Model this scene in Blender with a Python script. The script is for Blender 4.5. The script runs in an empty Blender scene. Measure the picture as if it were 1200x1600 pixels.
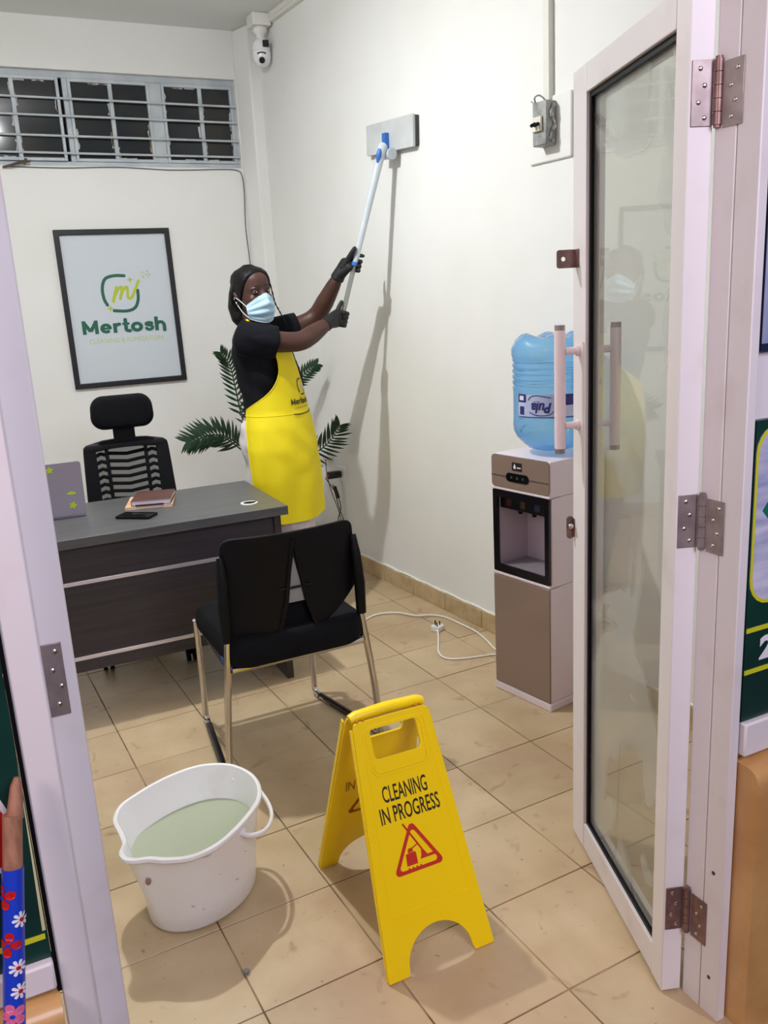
import bpy, bmesh, math, random
import numpy as np
from mathutils import Vector, Matrix, geometry
random.seed(7)
PI = math.pi
S = bpy.context.scene
COL = S.collection
V = Vector

# ------------------------------------------------------------------ camera
cd = bpy.data.cameras.new('camera'); cam = bpy.data.objects.new('camera', cd); COL.objects.link(cam)
_D = V((292, 5319, 1340)).normalized()
_X = V((2844, -493, 1340)); _X = (_X - _D*_X.dot(_D)).normalized()
_Y = _D.cross(_X)
if _Y.z < 0: _Y = -_Y
Rm = Matrix((_X, _Y, -_D))                       # camera axes (right, down, forward) to world
cm = Matrix.Identity(4)
for i in range(3):
    cm[i][0] = Rm[i][0]; cm[i][1] = -Rm[i][1]; cm[i][2] = -Rm[i][2]
cm.translation = V((0, 0, 1.5))
cam.matrix_world = cm
cd.sensor_fit = 'VERTICAL'; cd.sensor_height = 36; cd.lens = 36*1340/1600
cd.clip_start = .02
S.camera = cam
# ------------------------------------------------------------------ world, lights, exposure
w = bpy.data.worlds.new('night'); S.world = w; w.use_nodes = True
w.node_tree.nodes['Background'].inputs[0].default_value = (.30, .26, .34, 1)
w.node_tree.nodes['Background'].inputs[1].default_value = .22
def lamp(name, typ, loc, power, col, size=.1, target=None, sy=None):
    l = bpy.data.lights.new(name, typ); o = bpy.data.objects.new(name, l); COL.objects.link(o)
    o.location = loc; l.energy = power; l.color = col
    if typ == 'AREA':
        l.size = size
        if sy: l.shape = 'RECTANGLE'; l.size_y = sy
    else: l.shadow_soft_size = size
    if target: o.rotation_euler = (V(target)-V(loc)).to_track_quat('-Z', 'Y').to_euler()
    return o
lamp('ceiling_bulb', 'POINT', (.5, 3.1, 2.86), 42, (.975, .985, .985), .032)
lamp('ceiling_bulb_face', 'AREA', (.5, 3.1, 2.85), 33, (.975, .985, .985), .06, (.5, 3.1, 0)).data.shape = 'DISK'
lamp('outdoor_lamp', 'AREA', (.75, -1.3, 2.7), 74, (.88, .84, 1.0), 1.3, (.7, 1.2, 1.0))
lamp('outdoor_sign_lamp', 'AREA', (-1.3, .1, 2.3), 27, (1, .75, .76), .7, (1.0, 1.4, 1.0))
vs = S.view_settings
vs.view_transform = 'Standard'; vs.look = 'None'; vs.gamma = 1; vs.use_curve_mapping = False; vs.exposure = -0.14

# ------------------------------------------------------------------ materials
def lin(c):
    return tuple(((x/255)/12.92 if x/255 <= .04045 else ((x/255+.055)/1.055)**2.4) for x in c) + (1,)
MATS = {}
def mat(name, col, rough=.5, metal=0, spec=.5, bump=0, bscale=60, col2=None, vscale=4, vsharp=(.35, .65), coat=0,
        stretch=None, rnd=0, emit=0, sheen=0, detail=3):
    if name in MATS: return MATS[name]
    m = bpy.data.materials.new(name); m.use_nodes = True; nt = m.node_tree; N = nt.nodes; L = nt.links
    p = N['Principled BSDF']
    p.inputs['Base Color'].default_value = lin(col); p.inputs['Roughness'].default_value = rough
    p.inputs['Metallic'].default_value = metal; p.inputs['Specular IOR Level'].default_value = spec
    if coat: p.inputs['Coat Weight'].default_value = coat; p.inputs['Coat Roughness'].default_value = .15
    if sheen: p.inputs['Sheen Weight'].default_value = sheen
    tc = N.new('ShaderNodeTexCoord'); src = tc.outputs['Object']
    if stretch:
        mp = N.new('ShaderNodeMapping'); mp.inputs['Scale'].default_value = stretch
        L.new(src, mp.inputs[0]); src = mp.outputs[0]
    c = None
    if col2:
        n = N.new('ShaderNodeTexNoise'); n.inputs['Scale'].default_value = vscale; n.inputs['Detail'].default_value = detail
        L.new(src, n.inputs['Vector'])
        r = N.new('ShaderNodeMapRange'); r.inputs[1].default_value = vsharp[0]; r.inputs[2].default_value = vsharp[1]
        L.new(n.outputs['Fac'], r.inputs[0])
        mx = N.new('ShaderNodeMix'); mx.data_type = 'RGBA'; mx.inputs[6].default_value = lin(col); mx.inputs[7].default_value = lin(col2)
        L.new(r.outputs[0], mx.inputs[0]); c = mx.outputs[2]
    if rnd:
        oi = N.new('ShaderNodeObjectInfo'); r = N.new('ShaderNodeMapRange')
        r.inputs[3].default_value = 1-rnd; r.inputs[4].default_value = 1+rnd
        L.new(oi.outputs['Random'], r.inputs[0])
        h = N.new('ShaderNodeHueSaturation'); h.inputs['Color'].default_value = lin(col)
        if c: L.new(c, h.inputs['Color'])
        L.new(r.outputs[0], h.inputs['Value']); c = h.outputs[0]
    if c: L.new(c, p.inputs['Base Color'])
    if bump:
        n = N.new('ShaderNodeTexNoise'); n.inputs['Scale'].default_value = bscale; n.inputs['Detail'].default_value = 4
        L.new(src, n.inputs['Vector'])
        b = N.new('ShaderNodeBump'); b.inputs['Strength'].default_value = bump; b.inputs['Distance'].default_value = .01
        L.new(n.outputs['Fac'], b.inputs['Height']); L.new(b.outputs[0], p.inputs['Normal'])
    if emit:
        p.inputs['Emission Color'].default_value = lin(col); p.inputs['Emission Strength'].default_value = emit
    MATS[name] = m; return m

def glassy(name, tint, rough=.02, ior=1.45, film=0, fcol=(220, 225, 220), fscale=3, edge=None, body=0):
    m = bpy.data.materials.new(name); m.use_nodes = True; nt = m.node_tree; N = nt.nodes; L = nt.links
    N.remove(N['Principled BSDF']); out = N['Material Output']
    t = N.new('ShaderNodeBsdfTransparent'); t.inputs[0].default_value = lin(tint)
    if edge:
        lw = N.new('ShaderNodeLayerWeight'); lw.inputs[0].default_value = .35
        mx = N.new('ShaderNodeMix'); mx.data_type = 'RGBA'; mx.inputs[6].default_value = lin(tint); mx.inputs[7].default_value = lin(edge)
        L.new(lw.outputs['Facing'], mx.inputs[0]); L.new(mx.outputs[2], t.inputs[0])
    cur = t.outputs[0]
    tc = N.new('ShaderNodeTexCoord')
    if body:
        d = N.new('ShaderNodeBsdfDiffuse'); d.inputs[0].default_value = lin(fcol)
        tr = N.new('ShaderNodeBsdfTranslucent'); tr.inputs[0].default_value = lin(fcol)
        a = N.new('ShaderNodeMixShader'); a.inputs[0].default_value = .5
        L.new(d.outputs[0], a.inputs[1]); L.new(tr.outputs[0], a.inputs[2])
        mb_ = N.new('ShaderNodeMixShader'); mb_.inputs[0].default_value = body
        L.new(cur, mb_.inputs[1]); L.new(a.outputs[0], mb_.inputs[2]); cur = mb_.outputs[0]
    if film:
        mp = N.new('ShaderNodeMapping'); mp.inputs['Scale'].default_value = (1, 1, .8); mp.inputs['Rotation'].default_value = (0, .6, 0)
        L.new(tc.outputs['Object'], mp.inputs[0])
        n = N.new('ShaderNodeTexNoise'); n.inputs['Scale'].default_value = fscale; n.inputs['Detail'].default_value = 2
        n.inputs['Distortion'].default_value = 1.2
        L.new(mp.outputs[0], n.inputs['Vector'])
        r = N.new('ShaderNodeMapRange'); r.inputs[1].default_value = .50; r.inputs[2].default_value = .53; r.inputs[3].default_value = film*.3; r.inputs[4].default_value = film
        L.new(n.outputs['Fac'], r.inputs[0])
        d = N.new('ShaderNodeBsdfDiffuse'); d.inputs[0].default_value = lin(fcol)
        tr = N.new('ShaderNodeBsdfTranslucent'); tr.inputs[0].default_value = lin(fcol)
        a = N.new('ShaderNodeMixShader'); a.inputs[0].default_value = .5
        L.new(d.outputs[0], a.inputs[1]); L.new(tr.outputs[0], a.inputs[2])
        mf = N.new('ShaderNodeMixShader'); L.new(r.outputs[0], mf.inputs[0])
        L.new(cur, mf.inputs[1]); L.new(a.outputs[0], mf.inputs[2]); cur = mf.outputs[0]
    g = N.new('ShaderNodeBsdfGlossy'); g.inputs['Roughness'].default_value = rough
    lf = N.new('ShaderNodeLayerWeight'); lf.inputs[0].default_value = .5
    pw = N.new('ShaderNodeMath'); pw.operation = 'POWER'; pw.inputs[1].default_value = 5; L.new(lf.outputs['Facing'], pw.inputs[0])
    f0 = ((ior-1)/(ior+1))**2
    f = N.new('ShaderNodeMath'); f.operation = 'MULTIPLY_ADD'; f.inputs[1].default_value = 1-f0; f.inputs[2].default_value = f0; L.new(pw.outputs[0], f.inputs[0])
    ms = N.new('ShaderNodeMixShader'); L.new(f.outputs[0], ms.inputs[0]); L.new(cur, ms.inputs[1]); L.new(g.outputs[0], ms.inputs[2])
    L.new(ms.outputs[0], out.inputs[0]); MATS[name] = m; return m

# ------------------------------------------------------------------ mesh helpers
class MB:
    def __init__(s): s.v = []; s.f = []
    def add(s, vs, fs):
        o = len(s.v); s.v += [tuple(v) for v in vs]; s.f += [tuple(i+o for i in f) for f in fs]; return s
    def box(s, x0, x1, y0, y1, z0, z1, M=None):
        vs = [V((x, y, z)) for z in (z0, z1) for y in (y0, y1) for x in (x0, x1)]
        if M: vs = [M @ v for v in vs]
        return s.add(vs, [(0, 2, 3, 1), (4, 5, 7, 6), (0, 1, 5, 4), (2, 6, 7, 3), (0, 4, 6, 2), (1, 3, 7, 5)])
    def loft(s, rings, cap=(True, True), closed=False):
        n = len(rings[0]); vs = [p for r in rings for p in r]; fs = []
        m = len(rings)
        for i in range(m if closed else m-1):
            a, b = i*n, ((i+1) % m)*n
            for j in range(n):
                k = (j+1) % n; fs.append((a+j, a+k, b+k, b+j))
        if not closed:
            if cap[0]: fs.append(tuple(range(n-1, -1, -1)))
            if cap[1]: fs.append(tuple(range((m-1)*n, m*n)))
        return s.add(vs, fs)
    def tube(s, pts, r, n=12, closed=False, up=None, rv=None, cap=(True, True), dome=False):
        pts = [V(p) for p in pts]; m = len(pts)
        rs = list(r) if hasattr(r, '__len__') else [r]*m
        rvs = rs if rv is None else (list(rv) if hasattr(rv, '__len__') else [rv]*m)
        T = []
        for i in range(m):
            a = pts[(i-1) % m] if (closed or i > 0) else pts[i]; b = pts[(i+1) % m] if (closed or i < m-1) else pts[i]
            T.append((b-a).normalized())
        u = V(up) if up else (V((0, 0, 1)) if abs(T[0].z) < .9 else V((1, 0, 0)))
        rings = []
        if dome:
            t0, t1 = T[0], T[-1]
            pts = [pts[0]-t0*rs[0]*.8, pts[0]-t0*rs[0]*.45] + pts + [pts[-1]+t1*rs[-1]*.45, pts[-1]+t1*rs[-1]*.8]
            T = [t0, t0] + T + [t1, t1]; k = lambda q: [q[0]*.35, q[0]*.8]+q+[q[-1]*.8, q[-1]*.35]
            rs2 = k(rs); rvs = k(rvs); rs = rs2; m += 4
        for i in range(m):
            t = T[i]; u = (u - t*u.dot(t))
            u = u.normalized() if u.length > 1e-6 else t.orthogonal().normalized()
            w_ = t.cross(u)
            rings.append([pts[i] + u*rs[i]*math.cos(2*PI*j/n) + w_*rvs[i]*math.sin(2*PI*j/n) for j in range(n)])
        return s.loft(rings, cap, closed)
    def cyl(s, a, b, r, r2=None, n=16): return s.tube([a, b], [r, r if r2 is None else r2], n)
    def lathe(s, prof, c=(0, 0, 0), n=32, cap=(True, True)):
        c = V(c)
        return s.loft([[c+V((r*math.cos(2*PI*j/n), r*math.sin(2*PI*j/n), z)) for j in range(n)] for r, z in prof], cap)
    def ball(s, c, r, n=16, m=10, M=None):
        r = V(r) if hasattr(r, '__len__') else V((r, r, r)); rings = []
        for i in range(1, m):
            a = PI*i/m; rings.append([V((r.x*math.sin(a)*math.cos(2*PI*j/n), r.y*math.sin(a)*math.sin(2*PI*j/n), -r.z*math.cos(a))) for j in range(n)])
        q = [[(M @ p if M else p)+V(c) for p in ring] for ring in rings]
        return s.loft(q)
    def plate(s, outer, holes, o, u, v, d):
        """flat polygon (2-D outline with holes) in frame o,u,v given thickness d (vector)"""
        o, u, v, d = V(o), V(u), V(v), V(d)
        loops = [outer]+list(holes)
        tris = geometry.tessellate_polygon([[V((p[0], p[1], 0)) for p in l] for l in loops])
        flat = [p for l in loops for p in l]; n = len(flat)
        vs = [o+u*p[0]+v*p[1] for p in flat]; vs = vs+[p+d for p in vs]
        fs = []
        for t in tris:
            fs.append(tuple(t)); fs.append(tuple(n+i for i in reversed(t)))
        k = 0
        for l in loops:
            m = len(l)
            for i in range(m):
                a, b = k+i, k+(i+1) % m; fs.append((a, b, n+b, n+a))
            k += m
        return s.add(vs, fs)
    def map(s, fn): s.v = [tuple(fn(V(p))) for p in s.v]; return s
    def mesh(s, name):
        me = bpy.data.meshes.new(name); me.from_pydata(s.v, [], s.f); me.update()
        bm = bmesh.new(); bm.from_mesh(me); bmesh.ops.recalc_face_normals(bm, faces=bm.faces); bm.to_mesh(me); bm.free()
        return me

def wm(o):
    return (wm(o.parent) if o.parent else Matrix.Identity(4)) @ o.matrix_basis
def part(name, me, m, parent=None, local=False, smooth=40, bev=0, label=None, bseg=2, kind=None):
    if isinstance(me, MB): me = me.mesh(name)
    if parent and not local: me.transform(wm(parent).inverted())
    if smooth:
        me.polygons.foreach_set('use_smooth', [True]*len(me.polygons)); me.set_sharp_from_angle(angle=math.radians(smooth))
    o = bpy.data.objects.new(name, me); COL.objects.link(o)
    if m: me.materials.clear(); me.materials.append(m if not isinstance(m, str) else MATS[m])
    if parent: o.parent = parent
    if bev:
        b = o.modifiers.new('bevel', 'BEVEL'); b.width = bev; b.segments = bseg; b.limit_method = 'ANGLE'; b.angle_limit = math.radians(50)
    if label: o['label'] = label
    if kind: o['kind'] = kind
    return o
def thing(name, label, cat, loc=(0, 0, 0), rz=0, group=None):
    o = bpy.data.objects.new(name, None); COL.objects.link(o); o.empty_display_size = .1
    o.location = loc; o.rotation_euler = (0, 0, rz); o['label'] = label; o['category'] = cat
    if group: o['group'] = group
    return o
def tag(o, label, cat, group=None):
    o['label'] = label; o['category'] = cat
    if group: o['group'] = group
    return o
def struct(name, mb, m, label=None, **k):
    o = part(name, mb, m, **k); o['kind'] = 'structure'
    if label: o['label'] = label
    return o
def evaluated(me, mods):
    o = bpy.data.objects.new('tmp', me); COL.objects.link(o)
    for typ, kw in mods:
        md = o.modifiers.new(typ, typ)
        for k, v in kw.items(): setattr(md, k, v)
    bpy.context.view_layer.update()
    r = bpy.data.meshes.new_from_object(o.evaluated_get(bpy.context.evaluated_depsgraph_get()))
    bpy.data.objects.remove(o); return r
def voxel(mb, size, it=6):
    return evaluated(mb.mesh('vox'), [('REMESH', dict(mode='VOXEL', voxel_size=size)), ('SMOOTH', dict(factor=.5, iterations=it))])
def text(s, size=.1, bold=0, sx=1, ext=0, align='LEFT', space=1, shear=0):
    c = bpy.data.curves.new('t', 'FONT'); c.body = s; c.size = size; c.offset = bold; c.align_x = align
    c.extrude = ext; c.space_character = space; c.resolution_u = 3; c.shear = shear
    o = bpy.data.objects.new('t', c); COL.objects.link(o); bpy.context.view_layer.update()
    me = bpy.data.meshes.new_from_object(o.evaluated_get(bpy.context.evaluated_depsgraph_get()))
    bpy.data.objects.remove(o); me.materials.clear()
    mb = MB(); mb.add([(v.co.x*sx, v.co.y, v.co.z) for v in me.vertices], [tuple(p.vertices) for p in me.polygons])
    return mb
def fit(mb, x0, x1, y0, y1):
    xs = [p[0] for p in mb.v]; ys = [p[1] for p in mb.v]
    a, b, c, d = min(xs), max(xs), min(ys), max(ys)
    return mb.map(lambda p: V((x0+(p.x-a)/(b-a)*(x1-x0), y0+(p.y-c)/(d-c)*(y1-y0), p.z)))
def ribbon(pts, wd, mb=None, caps=True, joints=False):
    """flat 2-D stroke with round ends, in the xy plane"""
    mb = mb or MB(); mb.k = getattr(mb, 'k', -1)+1; z_ = mb.k*1.6e-4
    ws = list(wd) if hasattr(wd, '__len__') else [wd]*len(pts)
    q = [(V((p[0], p[1], z_)), ws[i]) for i, p in enumerate(pts) if i == 0 or abs(p[0]-pts[i-1][0])+abs(p[1]-pts[i-1][1]) > 1e-5]
    pts, ws = [a for a, b in q], [b for a, b in q]; m = len(pts)
    if joints:                                   # overlapping round-jointed pieces for strokes with tight turns
        for i in range(m):
            up = V((0, 0, i*2.5e-5))
            mb.add([pts[i]+up+V((ws[i]/2*math.cos(2*PI*j/14), ws[i]/2*math.sin(2*PI*j/14), 0)) for j in range(14)], [tuple(range(14))])
            if i < m-1:
                t = (pts[i+1]-pts[i]).normalized(); n_ = V((-t.y, t.x, 0)); up += V((0, 0, 1.2e-5))
                mb.add([pts[i]+n_*ws[i]/2+up, pts[i]-n_*ws[i]/2+up, pts[i+1]-n_*ws[i+1]/2+up, pts[i+1]+n_*ws[i+1]/2+up], [(0, 1, 2, 3)])
        return mb
    vs = []; fs = []
    for i in range(m):
        t = (pts[min(i+1, m-1)]-pts[max(i-1, 0)]).normalized(); q = V((-t.y, t.x, 0))*ws[i]/2
        vs += [pts[i]+q, pts[i]-q]
        if i: fs.append((2*i-2, 2*i-1, 2*i+1, 2*i))
    mb.add(vs, fs)
    for c, r in ((pts[0], ws[0]/2), (pts[-1], ws[-1]/2)) if caps else ():
        mb.add([c+V((r*math.cos(2*PI*j/12), r*math.sin(2*PI*j/12), 8e-5)) for j in range(12)], [tuple(range(12))])
    return mb
def star(cx, cy, r, mb, inner=.32, n=4):
    mb.k = getattr(mb, 'k', -1)+1
    mb.add([(cx+(r if k % 2 == 0 else r*inner)*math.sin(PI*k/n), cy+(r if k % 2 == 0 else r*inner)*math.cos(PI*k/n), mb.k*1.6e-4) for k in range(2*n)], [tuple(range(2*n-1, -1, -1))])
    return mb
def spline(pts, k=6, closed=False):
    pts = [V(p) for p in pts]; n = len(pts); out = []
    for i in range(n if closed else n-1):
        if closed: p0, p1, p2, p3 = pts[i-1], pts[i], pts[(i+1) % n], pts[(i+2) % n]
        else: p0, p1, p2, p3 = pts[max(i-1, 0)], pts[i], pts[i+1], pts[min(i+2, n-1)]
        for j in range(k):
            t = j/k
            out.append(.5*((2*p1)+(p2-p0)*t+(2*p0-5*p1+4*p2-p3)*t*t+(3*p1-p0-3*p2+p3)*t**3))
    if not closed: out.append(pts[-1])
    return out
def arcp(cx, cy, rx, ry, a0, a1, n=14):
    return [(cx+rx*math.cos(math.radians(a0+(a1-a0)*i/n)), cy+ry*math.sin(math.radians(a0+(a1-a0)*i/n))) for i in range(n+1)]
def bold_word():
    """the company name in heavy round sans strokes, cap height 1"""
    mb = MB(); W_ = .232; x = 0; h = W_/2
    def st(p, w_=W_): ribbon([(x+a, b) for a, b in p], w_, mb, False, len(p) > 2)
    st([(h, 0), (h, 1)]); st([(.98-h, 0), (.98-h, 1)]); st([(h*1.0, .90), (.49, .20)], W_*1.0); st([(.98-h*1.0, .90), (.49, .20)], W_*1.0); x += 1.08   # M
    st(arcp(.36, .37, .36-h, .37-h, 5, 298, 20)); st([(.10, .37), (.70, .37)], W_*.62); x += .80                                                # e
    st([(h, 0), (h, .72)]); st(arcp(.40, .36, .29, .27, 170, 88, 8)); x += .56                                                                   # r
    st([(.24, .95), (.24, .22)]+arcp(.44, .22, .20, .115, 180, 280, 8)); st([(.03, .64), (.48, .64)], W_*.72); x += .55                            # t
    st(arcp(.38, .37, .38-h, .37-h, 0, 350, 30)); x += .84                                                                                       # o
    st(arcp(.32, .53, .19, .10, 20, 270, 14)+arcp(.32, .268, .20, .162, 90, -160, 14), W_*.86); x += .68                                         # s
    st([(h, 0), (h, 1.04)]); st(arcp(.36, .34, .36-h, .29, 168, 0, 12)+[(.72-h, 0)]); x += .72
    return mb
def rrect(x0, x1, y0, y1, r, n=5):
    out = []
    for cx, cy, a in ((x1-r, y1-r, 0), (x0+r, y1-r, PI/2), (x0+r, y0+r, PI), (x1-r, y0+r, 1.5*PI)):
        out += [(cx+r*math.cos(a+PI/2*i/n), cy+r*math.sin(a+PI/2*i/n)) for i in range(n+1)]
    return out
def copy_tree(o, parent=None):
    c = o.copy(); COL.objects.link(c)
    if parent: c.parent = parent
    for ch in list(o.children): copy_tree(ch, c)
    return c

# ------------------------------------------------------------------ the palette
wall_m = mat('wall_paint', (234, 234, 232), .75, bump=.05, bscale=90, col2=(229, 229, 225), vscale=2.2, vsharp=(.4, .75))
ceil_m = mat('ceiling_paint', (222, 224, 222), .85, bump=.08, bscale=60)
white_frame = mat('white_powder_coat', (226, 221, 222), .42, bump=.01, col2=(216, 208, 206), vscale=9, vsharp=(.55, .8))
def tile_material():
    m = bpy.data.materials.new('floor_tile'); m.use_nodes = True; N = m.node_tree.nodes; L = m.node_tree.links; p = N['Principled BSDF']
    geo = N.new('ShaderNodeNewGeometry'); oi = N.new('ShaderNodeObjectInfo')
    def noise(scale, lo, hi, det=4, dist=0):
        n = N.new('ShaderNodeTexNoise'); n.inputs['Scale'].default_value = scale; n.inputs['Detail'].default_value = det; n.inputs['Distortion'].default_value = dist
        L.new(geo.outputs['Position'], n.inputs['Vector']); r = N.new('ShaderNodeMapRange'); r.inputs[1].default_value = lo; r.inputs[2].default_value = hi
        L.new(n.outputs['Fac'], r.inputs[0]); return r.outputs[0]
    def mixc(fac, c0, c1, k=1.0):
        mx = N.new('ShaderNodeMix'); mx.data_type = 'RGBA'; f = N.new('ShaderNodeMath'); f.operation = 'MULTIPLY'; f.inputs[1].default_value = k
        L.new(fac, f.inputs[0]); L.new(f.outputs[0], mx.inputs[0])
        if isinstance(c0, tuple): mx.inputs[6].default_value = lin(c0)
        else: L.new(c0, mx.inputs[6])
        mx.inputs[7].default_value = lin(c1); return mx.outputs[2]
    c = mixc(noise(6, .35, .7, 6), (195, 173, 138), (180, 156, 120))
    c = mixc(noise(2.2, .5, .75, 5, .6), c, (172, 140, 112), .8)          # brownish traffic wear
    c = mixc(noise(11, .62, .72, 6, 1.0), c, (148, 110, 78), .55)           # smeared stains
    c = mixc(noise(46, .70, .74, 3), c, (120, 92, 70), .6)                 # specks
    h = N.new('ShaderNodeHueSaturation'); r = N.new('ShaderNodeMapRange'); r.inputs[3].default_value = .94; r.inputs[4].default_value = 1.05
    L.new(oi.outputs['Random'], r.inputs[0]); L.new(r.outputs[0], h.inputs['Value']); L.new(c, h.inputs['Color']); L.new(h.outputs[0], p.inputs['Base Color'])
    rr = N.new('ShaderNodeMapRange'); L.new(noise(4, .3, .7), rr.inputs[0]); rr.inputs[3].default_value = .30; rr.inputs[4].default_value = .48
    L.new(rr.outputs[0], p.inputs['Roughness']); MATS['floor_tile'] = m; return m
tile_m = tile_material()
skirt_m = mat('skirting_tile', (198, 176, 138), .4, col2=(180, 154, 114), vscale=14, rnd=.05, bump=.02, bscale=50)
grout_m = mat('grout', (104, 78, 54), .95, col2=(190, 168, 132), vscale=3.2, vsharp=(.50, .66), detail=5)
plaster_m = mat('skirting_plaster', (236, 233, 226), .8, bump=.4, bscale=70)
black_p = mat('black_plastic', (6, 6, 9), .5, spec=.2)
black_mesh = mat('black_fabric', (8, 9, 14), .9, spec=.2, bump=.15, bscale=700)
chrome = mat('chrome', (205, 200, 195), .14, metal=1)
steel = mat('brushed_steel', (168, 154, 152), .40, metal=.55, col2=(146, 132, 130), vscale=30)
copper_steel = mat('tarnished_steel', (142, 112, 106), .38, metal=.6, col2=(116, 92, 88), vscale=40)
screw_m = mat('screw_steel', (205, 200, 198), .28, metal=1)
yellow_p = mat('yellow_plastic', (250, 214, 6), .36, spec=.4)
white_p = mat('white_plastic', (233, 232, 228), .32)
bucket_m = mat('bucket_plastic', (238, 237, 236), .32, col2=(226, 222, 214), vscale=7, vsharp=(.6, .8))
ink_m = mat('black_ink', (30, 24, 14), .6)
red_ink = mat('red_ink', (196, 38, 20), .6)

# ------------------------------------------------------------------ the room shell
ZC = 3.03
BY = 5.27
WD = V((-.078, .997, 0)).normalized()            # direction of the right wall
WN = V((-.997, -.078, 0)).normalized()           # its normal, into the room
def wallx(y): return 1.900 - .0782*(y-4.296)
def WP(y, off, z): p = V((wallx(y), y, z)); return p + WN*off
XL = -.85

struct('floor', MB().box(-1.1, 2.35, .80, 5.5, -.12, -.0035), grout_m, 'screed and grout under the beige floor tiles')
FL = bpy.data.objects['floor']
tb = MB().box(-.1483, .1483, -.1483, .1483, -.02, 0)
tme = tb.mesh('tile'); tme.materials.append(tile_m)
ta = math.radians(2.2); tc_, ts_ = math.cos(ta), math.sin(ta)
first = True
for i in range(-4, 9):
    for j in range(3, 19):
        x, y = (i+.48+.5)*.3, (j+.08+.5)*.3
        wx, wy = tc_*x-ts_*y, ts_*x+tc_*y
        if wy < .98 or wy > BY+.05 or wx < XL-.05 or wx > wallx(wy)+.03: continue
        if wx < -.3 and wy < 3.0: continue
        o = bpy.data.objects.new('tile', tme); COL.objects.link(o); o.parent = FL
        o.location = (wx, wy, random.uniform(-.0012, 0)); o.rotation_euler = (random.uniform(-.0015, .0015), random.uniform(-.0015, .0015), ta)
        b = o.modifiers.new('bevel', 'BEVEL'); b.width = .0012; b.segments = 1

def wallslab(y0, y1, z0, z1, off0, off1):
    mb = MB(); a0, a1 = WP(y0, off0, z0), WP(y0, off1, z0); b0, b1 = WP(y1, off0, z0), WP(y1, off1, z0)
    h = V((0, 0, z1-z0))
    return mb.add([a0, a1, b1, b0, a0+h, a1+h, b1+h, b0+h], [(0, 1, 2, 3), (4, 5, 6, 7), (0, 1, 5, 4), (1, 2, 6, 5), (2, 3, 7, 6), (3, 0, 4, 7)])
struct('wall_right', wallslab(1.05, 5.5, -.02, ZC, -.15, 0), wall_m, 'white painted wall being scrubbed, water dispenser beside it')
struct('wall_left', MB().box(XL-.15, XL, 1.05, 5.5, -.02, ZC), wall_m)
# back wall with the window opening
WX0, WX1, WZ0, WZ1 = -.10, 1.722, 2.285, 2.772
mb = MB()
mb.box(XL-.15, 2.2, BY, BY+.2, -.02, WZ0).box(XL-.15, 2.2, BY, BY+.2, WZ1, ZC)
mb.box(XL-.15, WX0, BY, BY+.2, WZ0, WZ1).box(WX1, 2.2, BY, BY+.2, WZ0, WZ1)
struct('wall_back', mb, wall_m, 'white back wall with the barred window and framed poster')
struct('ceiling', MB().box(-1.1, 2.4, .95, 5.6, ZC, ZC+.12), ceil_m)
struct('trim_1', MB().add([(1.728, BY, 0), (1.772, 5.13, 0), (1.95, 5.13, 0), (1.95, BY, 0), (1.728, BY, ZC), (1.772, 5.13, ZC), (1.95, 5.13, ZC), (1.95, BY, ZC)],
       [(0, 1, 2, 3), (4, 5, 6, 7), (0, 1, 5, 4), (1, 2, 6, 5), (2, 3, 7, 6), (3, 0, 4, 7)]), wall_m, 'narrow plastered pilaster in the far corner', bev=.008)
# skirting of cut tiles
sk = struct('baseboard_right', wallslab(1.15, 5.13, .0, .075, -.01, .005), plaster_m, 'plaster bed of the tiled skirting on the right wall')
ys = [5.12, 4.84, 4.56, 4.278, 3.998, 3.711, 3.431, 3.14, 2.84, 2.54, 2.24, 1.94, 1.64, 1.34, 1.16]
for k in range(len(ys)-1):
    m_ = wallslab(ys[k+1]+.002, ys[k]-.002, .0, .086 if k % 2 else .083, .003, .0135)
    part('tile', m_, skirt_m, sk, bev=.0015, bseg=1)
pl = MB()
for k in range(60):
    y = 1.2+k*.065
    pl.tube([WP(y, .004, .088+.003*math.sin(k*2.1)), WP(y+.07, .004, .088+.003*math.sin(k*2.1+2.1))], .006+.0015*math.sin(k*1.7), 6)
part('plaster_bead', pl, plaster_m, sk)
struct('baseboard_back', MB().box(XL, 1.75, BY-.013, BY, 0, .085), skirt_m, 'tiled skirting along the back wall')

# ------------------------------------------------------------------ window
wf = mat('grey_window_paint', (176, 184, 192), .5, bump=.15, bscale=60, col2=(196, 202, 206), vscale=9)
wg = mat('dark_window_glass', (42, 46, 50), .10, spec=.3, col2=(58, 55, 50), vscale=5, vsharp=(.45, .8))
putty = mat('old_putty', (196, 200, 200), .8, col2=(120, 98, 72), vscale=20, vsharp=(.5, .6), bump=.3)
win = thing('window_1', 'high grey steel window with dark panes behind four bars', 'window', (WX0, BY+.05, WZ0)); win['kind'] = 'structure'
del win['category']
mb = MB().box(WX0, WX1+.01, BY+.03, BY+.07, WZ0, WZ0+.028).box(WX0, WX1+.01, BY+.03, BY+.07, 2.738, WZ1)
for a, b in ((.755, .783), (1.222, 1.292), (1.706, WX1+.01), (.10, .14)): mb.box(a, b, BY+.0305, BY+.07, WZ0+.028, 2.738)
part('window_frame', mb, wf, win, bev=.003)
cas = [(.14, .735, .497, True), (.783, 1.222, 1.007, False), (1.292, 1.706, 1.513, False), (-.10, .10, .0, False)]
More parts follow.
